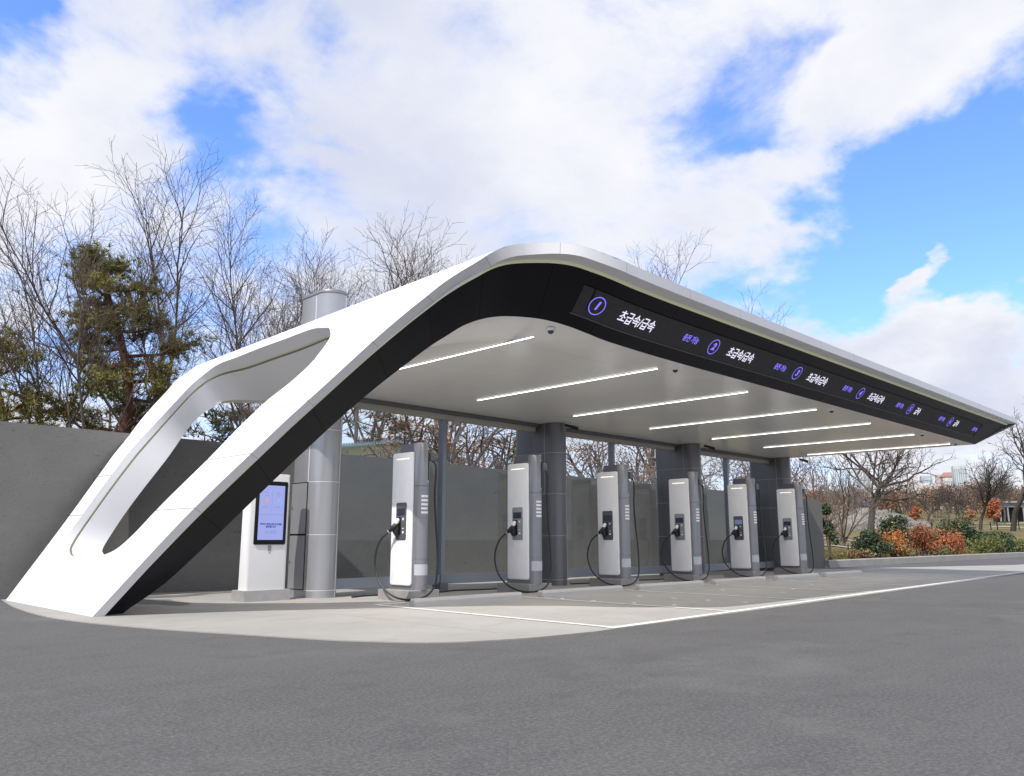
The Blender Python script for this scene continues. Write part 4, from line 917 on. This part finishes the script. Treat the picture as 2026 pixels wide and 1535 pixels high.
# brown-leaved oaks seen through the glass
OAK = [dict(L=1.9, r=.13, seg=5, taper=.7), dict(n=5, L=2.7, r=.08, ang=(22, 55), seg=6, taper=.3, t0=.45, up=.06, flat=True), dict(n=7, L=1.3, r=.03, ang=(30, 60), seg=5, taper=.35, t0=.2, up=.03), dict(n=7, L=.65, r=.011, ang=(30, 60), seg=4, taper=.5, t0=.15), dict(n=4, L=.3, r=.006, ang=(30, 60), seg=2, taper=.6)]
ok = [bare_tree('oak_tree', sd, OAK, '', 'tree', ('bark', 'twig'), 'small trees with dead leaves behind the wall', leaves=(mt, nl, .038, .10), wig=.17) for sd, mt, nl in ((61, 'rust', 1500), (62, 'rust', 500), (63, 'tan', 1100))]
NATO = [max(v.co.z for ch in t.children for v in ch.data.vertices) for t in ok]
OK_ = [(812, 19.0, 770, 1, 'forked dark trunk with few leaves, seen over charger 1'), (850, 21.5, 775, 2, 'brown trunk with tan leaves left of the glass post'), (905, 20.5, 800, 0, 'rust leaved tree behind the glass marked 2'), (965, 21, 815, 0, 'rust leaved tree left of the pillar behind charger 2'), (1005, 24, 820, 2, 'tan leaved tree touching the pillar behind charger 2'),
       (1140, 20.5, 838, 1, 'twiggy tree just right of the pillar behind charger 2'), (1185, 22, 842, 0, 'thick limbed tree behind charger 3'), (1235, 21, 850, 1, 'slanting tree right of charger 3'), (1285, 23, 858, 0, 'rust leaved tree left of charger 4'), (1365, 25, 868, 2, 'low tan leaved tree right behind charger 4, left of the glass post'), (1415, 22, 880, 0, 'leafy tree right of charger 4'), (1470, 24, 885, 2, 'tan leaved tree behind charger 5'), (1520, 25, 895, 0, 'rust leaved tree behind the farthest pillar'),
       (500, 22, 760, 1, 'bare limbed tree seen through the leg opening'), (250, 24, 790, 2, 'tan leaved shrub tree low above the left wall'), (1604, 14.9, 893, 0, 'rust leaved tree above the wall end')]
us = set()
for i, (px, y, top, k, lb) in enumerate(OK_):
    x, y = spoty(px, y); H = max(2.8, zof(px, top-25, x, y)); sc = H/NATO[k]
    if k in us: t = dup(ok[k], (x, y, 0), lb)
    else: t = ok[k]; t['label'] = lb; us.add(k)
    q_ = .55 if px == 1604 else 1; t.location = (x, y, 0); t.scale = (sc*q_, sc*q_, sc); t.rotation_euler = (0, 0, i*1.3)
# understory scrub behind the wall as tangled mass
r = np.random.RandomState(5); pts = []
for i in range(17000):
    x = r.uniform(2, 44); y = wall_y(x)+r.uniform(6, 16); hh = 2.5+.6*math.sin(x*.9)+.5*math.sin(x*2.3+1)+.05*x*.3
    if not .54 < x/y < .87: pts.append((x, y, r.rand()**.7*hh))
o = leaf_cloud(pts, .06, 'rust', 3, ['twig2', 'twig2', 'tan', 'rust', 'twig', 'twig2', 'twig'], aspect=.25).build('scrub'); o['kind'] = 'stuff'
# hill wood far behind, left to middle
# ---- yellow shed
x0, y0 = 13.6, 24.5
sh = thing('storage_shed', 'cream yellow shed with pale blue corrugated roof, seen over the wall left of charger 1', 'shed', (x0, y0, 0), world=True)
ze = zof(700, 896, *spoty(700, y0)); xa = spoty(650, y0)[0]; xb = spoty(885, y0+1)[0]
MB().box(xa, xb, y0, y0+5, -.1, ze, 'yellow').build('wall', sh)
mb = MB(); nr = 60
for i in range(nr):
    u0, u1 = xa-.3+(xb-xa+.6)*i/nr, xa-.3+(xb-xa+.6)*(i+.5)/nr; u2 = xa-.3+(xb-xa+.6)*(i+1)/nr
    def zr(u): return ze+.02+.55*(1-abs((u-(xa+.42*(xb-xa)))/(.6*(xb-xa))))
    for a, b, e in ((u0, u1, .0), (u1, u2, .05)):
        mb.add([(a, y0-.35, zr(a)+e), (b, y0-.35, zr(b)+e), (b, y0+5.3, zr(b)+e), (a, y0+5.3, zr(a)+e), (a, y0-.35, zr(a)+e-.10), (b, y0-.35, zr(b)+e-.10)], [(0, 1, 2, 3), (0, 4, 5, 1)], 'cyan')
mb.build('roof', sh)
mb = MB()
mb.add([(xa, y0-.01, ze), (xb, y0-.01, ze), (xb, y0-.01, ze+.05), (xa+.42*(xb-xa), y0-.01, ze+.5), (xa, y0-.01, ze+.15)], [(0, 1, 2, 3, 4)], 'yellow'); mb.build('gable', sh)
MB().box(xa+.42*(xb-xa)+1.9, xa+.42*(xb-xa)+2.25, y0-.06, y0-.012, ze-.45, ze-.12, 'kwhite').build('wall_lamp', sh)
# utility pole seen beside the silver pillar
x, y = spoty(697, 26); po_ = thing('utility_pole', 'thin dark utility pole between the silver pillar and the canopy edge', 'pole', (x, y, 0)); MB().tube([(0, 0, -.2), (0, 0, 6.6)], [.09, .07], 10, 'bark').build('shaft', po_); MB().box(-.6, .6, -.04, .04, 6.2, 6.3, 'bark').build('crossarm', po_)

# ------------------------------------------------------------------ park beyond the kerb
PLANE = [dict(L=7.5, r=.46, seg=7, taper=.62, up=.02), dict(n=11, L=11.5, r=.19, ang=(40, 80), seg=9, taper=.25, t0=.50, up=.06, wig=1.3, flat=True), dict(n=8, L=4.6, r=.10, ang=(28, 58), seg=6, taper=.35, t0=.2, up=.05, wig=1.5), dict(n=6, L=2.3, r=.045, ang=(28, 60), seg=5, taper=.45, t0=.15, wig=1.5), dict(n=5, L=1.1, r=.028, ang=(30, 60), seg=3, taper=.6)]
def place(t, px, r, dz=0, sc=1, rz=0, row=None):
    x, y = spot(px, r); t.location = (x, y, T(x, y)+dz); t.scale = (sc, sc, sc); t.rotation_euler = (0, 0, rz); return t
t1 = bare_tree('plane_tree', 71, PLANE, 'big spreading bare tree in the park, its crown under the canopy tip', mats=('dbark', 'dtwig'), minr=.022, leaves=('rust', 420, .13, .4), lean=(.02, 0)); place(t1, 1724, 112, sc=.92, rz=1.0)
SLIM = [dict(L=6.2, r=.27, seg=6, taper=.6, up=.0), dict(n=8, L=6.0, r=.14, ang=(18, 42), seg=7, taper=.28, t0=.5, up=.05, wig=1.2, flat=True), dict(n=8, L=3.0, r=.06, ang=(26, 50), seg=5, taper=.4, t0=.2, up=.05), dict(n=6, L=1.4, r=.036, ang=(26, 55), seg=4, taper=.5, t0=.15), dict(n=4, L=.8, r=.025, ang=(28, 55), seg=3, taper=.6)]
t2 = bare_tree('bare_tree', 81, SLIM, 'large dark bare tree in the park at the right frame edge', mats=('dbark', 'dtwig'), minr=.02, lean=(-.05, 0)); place(t2, 2006, 104, sc=1.12, rz=.4)
t3 = bare_tree('bare_tree', 86, SLIM, 'slender forked bare tree left of the large dark one', mats=('dbark', 'dtwig'), minr=.02, lean=(-.04, .05)); place(t3, 1942, 112, sc=.76, rz=2.0)
t4 = dup(t3, (0, 0, 0), 'small round bare tree in front of the skyline'); place(t4, 1883, 128, sc=.58, rz=4.1)
t5 = dup(t2, (0, 0, 0), 'bare tree behind the large dark tree, beside the low grey pavilion'); place(t5, 1992, 150, sc=.72, rz=2.7)
# arching shrub thicket by the wall end
ARCH = [dict(L=.6, r=.10, seg=2, taper=.8, stems=1), dict(n=13, L=5.2, r=.05, ang=(15, 60), seg=8, taper=.25, t0=.1, up=-.01, wig=.6, flat=True), dict(n=8, L=2.3, r=.02, ang=(15, 35), seg=5, taper=.4, t0=.2, up=.0), dict(n=5, L=1.1, r=.014, ang=(15, 40), seg=3, taper=.6, t0=.2)]
t6 = bare_tree('bare_shrub', 91, ARCH, 'tangle of arching grey branches behind the wall end', 'shrub', mats=('twig2', 'twig2'), minr=.010); place(t6, 1668, 62, sc=1.15)
t7 = dup(t6, (0, 0, 0), 'arching bare shrub left of the big spreading tree trunk'); place(t7, 1640, 80, sc=1.25, rz=2.0)
# smaller trees of the middle distance, each its own
MID = [dict(L=2.6, r=.16, seg=4, taper=.6), dict(n=6, L=3.6, r=.09, ang=(20, 55), seg=5, taper=.3, t0=.35, up=.06, wig=1.4, flat=True), dict(n=7, L=1.9, r=.05, ang=(25, 55), seg=4, taper=.4, t0=.15), dict(n=5, L=1.0, r=.034, ang=(25, 55), seg=3, taper=.6, t0=.1)]
mids = [bare_tree('bare_tree', 101, MID, '', group='middle distance park trees', mats=('dbark', 'dtwig'), minr=.03, wig=.16), bare_tree('bare_tree', 102, MID, '', group='middle distance park trees', mats=('twig2', 'twig2'), minr=.03, wig=.2, leaves=('tan', 700, .14, .3)), bare_tree('bare_tree', 103, MID, '', group='middle distance park trees', mats=('bark', 'twig'), minr=.03, wig=.2, leaves=('rust', 900, .15, .3))]
MM = [(1756, 165, 2, 1.15, 'rust tinted park tree right of the big trunk'), (1775, 190, 1, 1.2, 'tan park tree with pale limbs above the rock'), (1798, 170, 0, 1.0, 'dark bare park tree above the rock end'), (1815, 185, 1, 1.15, 'tan park tree under the pale low towers'), (1838, 175, 0, 1.05, 'dark bare park tree left of the skyline tree'), (1855, 190, 2, 1.1, 'rust park tree below the blue roofed tower'),
      (1905, 180, 1, 1.2, 'white limbed park tree below the glass tower'), (1922, 160, 0, .9, 'dark bare park tree left of the slender one'), (1968, 185, 2, 1.2, 'rust park tree between the two right trunks'), (1985, 175, 0, 1.1, 'dark bare park tree by the pavilion'), (2022, 190, 1, 1.2, 'tan park tree behind the pavilion at the frame edge'), (1700, 185, 2, 1.2, 'rust park tree left of the big trunk'), (1655, 180, 1, 1.25, 'tan park tree seen over the rock at left'), (1680, 200, 0, 1.2, 'dark bare park tree left of the two walkers')]
um = set()
for px, r_, k, sc, lb in MM:
    if k in um: t = dup(mids[k], (0, 0, 0), lb)
    else: t = mids[k]; t['label'] = lb; um.add(k)
    place(t, px, r_, sc=sc, rz=px*.7)
# the far wood reads as one mass
r = np.random.RandomState(12); gg = TreeGen(12, [dict(L=2.6, r=.22, seg=3, taper=.6), dict(n=6, L=3.8, r=.13, ang=(20, 55), seg=4, taper=.4, t0=.3, up=.08, wig=1.4, flat=True), dict(n=6, L=2.0, r=.075, ang=(25, 55), seg=3, taper=.6, t0=.15)], 5, wig=.16, minr=.05); gg.mats = ('twig', 'twig'); gg.split = 9
big = MB(); lp = []
src = []
for k in range(4):
    g2 = TreeGen(200+k, gg.lv, 5, wig=.16, minr=.05); g2.mats = (('twig', 'twig2', 'twig', 'twig2')[k],)*2; g2.split = 9; g2.grow(np.zeros(3), np.array([0, 0, 1.0]), 2.6, .22, 0); src.append((np.array(g2.mb[0].v), g2.mb[0].f, g2.mats[0], [q[0] for q in g2.tips]))
for i in range(170):
    px = r.uniform(1540, 2120); rr = r.uniform(205, 330); x, y = spot(px, rr); k = r.randint(4); V, F, mm, tips = src[k]; sc = r.uniform(.85, 1.2)*rr/260; a = r.rand()*6.28; ca, sa = math.cos(a), math.sin(a); z = T(x, y)
    W_ = np.stack([(V[:, 0]*ca-V[:, 1]*sa)*sc+x, (V[:, 0]*sa+V[:, 1]*ca)*sc+y, V[:, 2]*sc*.85+z], 1); o = len(big.v); big.v += W_.tolist(); big.f += [tuple(q+o for q in f) for f in F]; big.m += [big.mi(mm)]*len(F)
    for _ in range(26): q = tips[r.randint(len(tips))]; lp.append(((q[0]*ca-q[1]*sa)*sc+x+r.normal(0, .6), (q[0]*sa+q[1]*ca)*sc+y+r.normal(0, .6), q[2]*sc*.85+z+r.normal(0, .6)))
lc = leaf_cloud(lp, .42, 'tan', 4, ['twig', 'tan', 'rust', 'twig2', 'twig2']); o = len(big.v); big.v += lc.v; big.f += [tuple(q+o for q in f) for f in lc.f]; big.m += [big.mi(lc.ms[i]) for i in lc.m]
wd = big.build('far_wood'); wd['kind'] = 'stuff'

# coloured shrubs and hedges in the foreground bed
def kr(px): v = ray(px, 1067); return 12.66*math.hypot(v[0], v[1])/v[1]
def bx_(nm, lb, px, wpx, off, top, size, mts, n, sd, r_=None, **k):
    r = kr(px)+off if r_ is None else r_; x, y = spot(px, r); v = ray(px, 1067); dep = r/math.hypot(v[0], v[1])
    h_ = zof(px, top, x, y)-T(x, y); return bush(nm, lb, x, y, wpx/1587*dep*1.25, h_*1.05, size, mts, n, sd, **k)
bx_('holly_bush', 'dark holly bush at the foot of the big spreading tree', 1722, 56, 3.2, 1048, .05, ['holly', 'holly', 'hedge'], 5200, 1)
bx_('holly_bush', 'tall dark evergreen bush behind the amber shrub', 1770, 52, 7, 1012, .05, ['holly', 'hedge', 'holly'], 6500, 2, spiky=1.1, dens=.45)
bx_('holly_bush', 'broad dark evergreen bush under the skyline, right of the russet shrub', 1900, 62, 10, 1022, .06, ['holly', 'holly', 'hedge'], 5200, 3, spiky=.9, dens=.5)
bx_('amber_shrub', 'amber yellow leaved shrub nearest the wall', 1768, 56, 1.5, 1054, .040, ['amberleaf', 'amberleaf', 'orangeleaf', 'tan'], 2300, 4, stems=22, spiky=1.3, dens=.35)
bx_('russet_shrub', 'russet red shrub between the amber and orange shrubs', 1826, 44, 3.6, 1040, .045, ['redleaf', 'redleaf', 'rust'], 3200, 5, stems=18, spiky=1.0, dens=.45)
bx_('orange_shrub', 'bright orange shrub in the middle of the flower bed', 1886, 66, 1.6, 1058, .045, ['orangeleaf', 'redleaf', 'orangeleaf'], 3600, 6, stems=20, spiky=1.1, dens=.45)
bx_('green_hedge', 'dark green hedge right of the orange shrub', 1972, 86, 3.8, 1058, .055, ['hedge', 'hedge', 'holly'], 7500, 7)
bx_('green_hedge', 'small green hedge piece between the russet and orange shrubs', 1852, 40, 4.4, 1056, .05, ['hedge', 'holly'], 3000, 8)
bx_('low_hedge', 'yellow green low planting at the kerb, right end', 1962, 96, 1.5, 1076, .05, ['olive', 'olive', 'hedge'], 5200, 9)
bx_('low_hedge', 'yellow green low planting below the orange shrub', 1868, 66, .9, 1092, .04, ['olive', 'tan', 'hedge'], 1800, 10)
bx_('low_hedge', 'yellow green low planting below the amber shrub', 1788, 56, .8, 1095, .04, ['olive', 'tan', 'hedge'], 1500, 11)
bx_('low_hedge', 'brown low planting near the holly bush', 1708, 52, .9, 1088, .04, ['tan', 'rust', 'olive', 'holly'], 1700, 12)
bx_('low_hedge', 'green low planting at the right frame edge', 2022, 50, 2.2, 1074, .05, ['olive', 'hedge'], 2600, 19)
bx_('orange_tree', 'round orange tree crown beside the pavilion', 1970, 28, 0, 984, .16, ['orangeleaf', 'redleaf'], 2600, 13, r_=150, stems=12)
bx_('orange_shrub', 'small pale orange bush on the lawn under the glass tower', 1926, 19, 0, 1008, .15, ['orangeleaf', 'tan'], 900, 14, r_=150)
bx_('orange_shrub', 'distant orange bush behind the rock end', 1816, 20, 0, 1000, .16, ['redleaf', 'orangeleaf'], 1100, 15, r_=160)
bx_('conifer_bush', 'dark green conifer sprays at the wall end', 1640, 26, 1.2, 980, .05, ['holly', 'hedge'], 2200, 16, spiky=.8, dens=.4)
# skyline
def tower(px, w_, row, mt, lb, wx=6, wz=10, roof=None, r_=1250, step=0, curve=False):
    x, y = spot(px, r_); W_ = w_/1587*r_*1.15; Hh = zof(px, row-6, x, y); zb = T(x, y)-5
    t = thing('tower_block', lb, 'building', (x, y, zb), 'skyline towers'); t.rotation_euler = (0, 0, -math.atan2(x, y)+.18); h_ = Hh-zb
    mb = MB()
    if curve: mb.prism([(W_/2*math.cos(a), W_/2*math.sin(a)) for a in [2*math.pi*i/20 for i in range(20)]], 2, 0, h_, mt, bev=W_*.25)
    else:
        mb.box(-W_/2, W_/2, -W_/2, W_/2, 0, h_*(1-.08*step), mt)
        if step: mb.box(-W_/3, W_/3, -W_/3, W_/3, h_*(1-.08*step), h_, mt)
    mb.build('wall', t, smooth=curve, angle=40)
    if roof: mb = MB(); mb.add([(-W_/2-1, -W_/2-1, h_), (W_/2+1, -W_/2-1, h_), (W_/2+1, W_/2+1, h_), (-W_/2-1, W_/2+1, h_), (-W_/3, 0, h_+W_*.42), (W_/3, 0, h_+W_*.42)], [(0, 1, 5, 4), (1, 2, 5), (2, 3, 4, 5), (3, 0, 4)], roof); mb.build('roof', t)
    if not curve:
        mb = MB()
        for i in range(wx):
            for j in range(wz):
                a = -W_/2+W_*(i+.25)/wx; z = h_*(.35+.6*(1-.08*step)*j/wz); mb.box(a, a+W_*.5/wx, -W_/2-.15, -W_/2+.1, z, z+h_*.035, 'win')
        mb.build('window_grid', t)['kind'] = 'stuff'
    return t
MT['win'] = mat('far window', (.30, .34, .38), .5); MT['tw_pale'] = mat('pale far masonry', (.60, .58, .56), .8, var=.1, vscale=.05); MT['tw_pink'] = mat('rosy far masonry', (.50, .38, .34), .8, var=.1, vscale=.05)  # tower colours lightened to stand in for distance haze
MT['tw_blue'] = mat('blue grey far cladding', (.40, .46, .52), .5, var=.1, vscale=.05); MT['tw_glass'] = mat('far glass cladding', (.46, .52, .53), .6, var=.25, vscale=.08, stretch=(1, 1, .2)); MT['tw_roof'] = mat('far red roof', (.30, .15, .13), .8)
tower(1888, 17, 949, 'tw_pale', 'far masonry block with red roof on the skyline', 7, 8, 'tw_roof'); tower(1911, 17, 927, 'tw_glass', 'tallest far glass tower on the skyline', 6, 18, r_=1200)
tower(1961, 13, 936, 'tw_glass', 'far round topped glass tower between the two right trees', curve=True); tower(1844, 15, 947, 'tw_blue', 'far blue grey tower left of the red roof', 5, 8); tower(1869, 8, 944, 'tw_pink', 'narrow rosy far tower left of the red roof', 3, 9, r_=1300)
tower(1818, 16, 948, 'tw_pale', 'far pale stepped tower at the left of the skyline', 5, 8, step=3); tower(1803, 14, 958, 'tw_pale', 'low far pale block at the left skyline end', 6, 6, r_=1300); tower(1831, 20, 962, 'tw_pale', 'wide low far pale block in the skyline middle', 9, 5, r_=1180)
tower(1930, 14, 960, 'tw_pale', 'low far block right of the glass tower', 5, 5, r_=1300); tower(1857, 16, 964, 'tw_pale', 'low far block below the rosy tower', 6, 5, r_=1170); tower(1726, 9, 932, 'tw_glass', 'narrow far tower beside the big spreading tree', 3, 12, r_=1350)
tower(1786, 20, 968, 'tw_pale', 'faint low far block left of the skyline', 8, 4, r_=1400)
# pavilion at the right edge
x, y = spot(2040, 165); pv_ = thing('park_pavilion', 'low grey pavilion with flat roof at the right frame edge', 'building', (x, y, T(x, y))); pv_.rotation_euler = (0, 0, -1.1); pv_.scale = (.72, .72, .8)
MB().box(-7, 7, -3, 3, 3.0, 3.9, 'steel2').box(-7.6, 7.6, -3.6, 3.6, 3.9, 4.3, 'plinth').build('roof', pv_)
MB().box(-6.5, 6.5, -.2, 2.8, 0, 3.0, 'rubber').build('wall', pv_)
for i in range(9): MB().box(-6.6+1.62*i, -6.3+1.62*i, -2.9, -2.6, 0, 3.0, 'plinth').build('column', pv_)
# park fence posts
fp = MB().box(-.05, .05, -.05, .05, 0, .9, 'rubber').box(-.07, .07, -.07, .07, .9, .96, 'rubber').build('bollard'); fp['label'] = ''; fp['category'] = 'bollard'; fp['group'] = 'dark posts along the park path'
for i, (px, r_, lb) in enumerate(((1963, 112, 'dark post right of the slender tree trunk'), (1976, 112, 'dark post midway between the two right trunks'), (2019, 112, 'dark post at the frame edge right of the large trunk'))):
    c = fp if i == 0 else fp.copy()
    if i: COL.objects.link(c)
    x, y = spot(px, r_); c.location = (x, y, T(x, y)-.05); c['label'] = lb
for px, r_, lb in ((1677, kr(1677)+2.5, 'thin dark stake on the lawn by the wall end'), (1811, kr(1811)+.3, 'thin dark stake at the kerb below the shrubs')):
    x, y = spot(px, r_); o = MB().box(-.018, .018, -.018, .018, 0, .55, 'rubber').prism([(.03*math.cos(a), .03*math.sin(a)) for a in [math.pi*i/4 for i in range(8)]], 2, .55, .58, 'rubber').build('stake'); o.location = (x, y, T(x, y)-.02); tag(o, lb, 'stake', 'stakes on the lawn')
# fallen leaves on the lawn near the kerb
r = np.random.RandomState(77); pts = []
for i in range(5200): px = r.uniform(1630, 2060); rr = kr(px)+r.uniform(.1, 22); x, y = spot(px, rr); pts.append((x, y, T(x, y)+.0)) if y > 12.8 else None
o = leaf_cloud(pts, .055, 'tan', 6, ['tan', 'rust', 'orangeleaf', 'olive', 'olive']).build('fallen_leaves'); o['kind'] = 'stuff'
r = np.random.RandomState(78); pts = []
for i in range(26000): px = r.uniform(1625, 2100); rr = kr(px)+.1+22*r.rand()**1.6; x, y = spot(px, rr); pts.append((x, y, T(x, y)+r.rand()*.07)) if y > 12.75 else None
o = leaf_cloud(pts, .05, 'olive', 7, ['olive', 'hedge', 'grass'], aspect=.2).build('grass_tufts'); o['kind'] = 'stuff'

# people in the park (skinned bodies)
MT['skin'] = mat('skin', (.45, .28, .2), .6); MT['cl_dark'] = mat('dark clothing', (.03, .03, .035), .8); MT['cl_blue'] = mat('blue jacket', (.03, .10, .45), .7); MT['cl_grey'] = mat('grey coat', (.10, .10, .11), .8); MT['hair'] = mat('dark hair', (.03, .022, .018), .7)
def person(label, px, r_, pose, top, z=None, rz=0):
    x, y = spot(px, r_); t = thing('person', label, 'person', (x, y, T(x, y) if z is None else z), 'people in the park'); t.rotation_euler = (0, 0, rz)
    st = {'stand': .06, 'stride': .22}[pose]
    J = dict(pel=(0, 0, .93), sp=(0, .01, 1.18), ch=(0, 0, 1.38), nk=(0, 0, 1.5), hd=(0, -.02, 1.62), ht=(0, -.01, 1.74))
    E_ = [('pel', 'sp'), ('sp', 'ch'), ('ch', 'nk'), ('nk', 'hd'), ('hd', 'ht')]; Rr = dict(pel=.15, sp=.135, ch=.16, nk=.06, hd=.095, ht=.075)
    for s_, q in ((-1, 1), (1, -1)):
        n = 'l' if s_ < 0 else 'r'
        J[n+'hip'] = (s_*.10, 0, .86); J[n+'kn'] = (s_*.11, q*st*.5-.02, .49); J[n+'an'] = (s_*.11, q*st, .09); J[n+'to'] = (s_*.12, q*st-.16, .04)
        J[n+'sh'] = (s_*.19, 0, 1.40); J[n+'el'] = (s_*.25, -q*st*.3+.02, 1.12); J[n+'wr'] = (s_*.24, -q*st*.6-.08, .90); J[n+'ha'] = (s_*.235, -q*st*.7-.11, .81)
        E_ += [('pel', n+'hip'), (n+'hip', n+'kn'), (n+'kn', n+'an'), (n+'an', n+'to'), ('ch', n+'sh'), (n+'sh', n+'el'), (n+'el', n+'wr'), (n+'wr', n+'ha')]
        Rr.update({n+'hip': .10, n+'kn': .065, n+'an': .045, n+'to': .04, n+'sh': .075, n+'el': .05, n+'wr': .035, n+'ha': .035})
    ks = list(J); me = bpy.data.meshes.new('body'); me.from_pydata([J[k] for k in ks], [(ks.index(a), ks.index(b)) for a, b in E_], [])
    o = bpy.data.objects.new('body', me); COL.objects.link(o); md = o.modifiers.new('s', 'SKIN'); o.modifiers.new('u', 'SUBSURF').levels = 1
    for i, k in enumerate(ks): v = me.skin_vertices[0].data[i]; v.radius = (Rr[k], Rr[k]*(.75 if k in ('ch', 'sp', 'pel') else 1)); v.use_root = (k == 'pel')
    dg = bpy.context.evaluated_depsgraph_get(); dg.update(); m2 = bpy.data.meshes.new_from_object(o.evaluated_get(dg)); bpy.data.objects.remove(o); m2.name = 'body'
    for k in ('skin', top, 'cl_dark', 'hair'): m2.materials.append(MT[k])
    for p in m2.polygons:
        c = p.center; p.use_smooth = True
        p.material_index = 3 if c.z > 1.66 or (c.z > 1.56 and c.y > .02) else 0 if c.z > 1.49 else 0 if (abs(c.x) > .19 and c.z < .92) else 1 if c.z > .86 else 2
    b = bpy.data.objects.new('body', m2); COL.objects.link(b); b.parent = t; return t
def rock_z(px, r_):
    dg = bpy.context.evaluated_depsgraph_get(); dg.update(); x, y = spot(px, r_); h, p, *_ = SC.ray_cast(dg, Vector((x, y, 60)), Vector((0, 0, -1))); return p.z if h else T(x, y)
person('person in dark clothes standing on the rock left of the big trunk', 1706, 146, 'stand', 'cl_grey', rock_z(1706, 146)-.02, .6)
person('person in bright blue jacket on the rock beside the big trunk', 1716, 150, 'stride', 'cl_blue', rock_z(1716, 150)-.02, 2.2)
person('person walking in dark coat behind the russet shrub', 1846, 118, 'stride', 'cl_grey', None, 1.2)
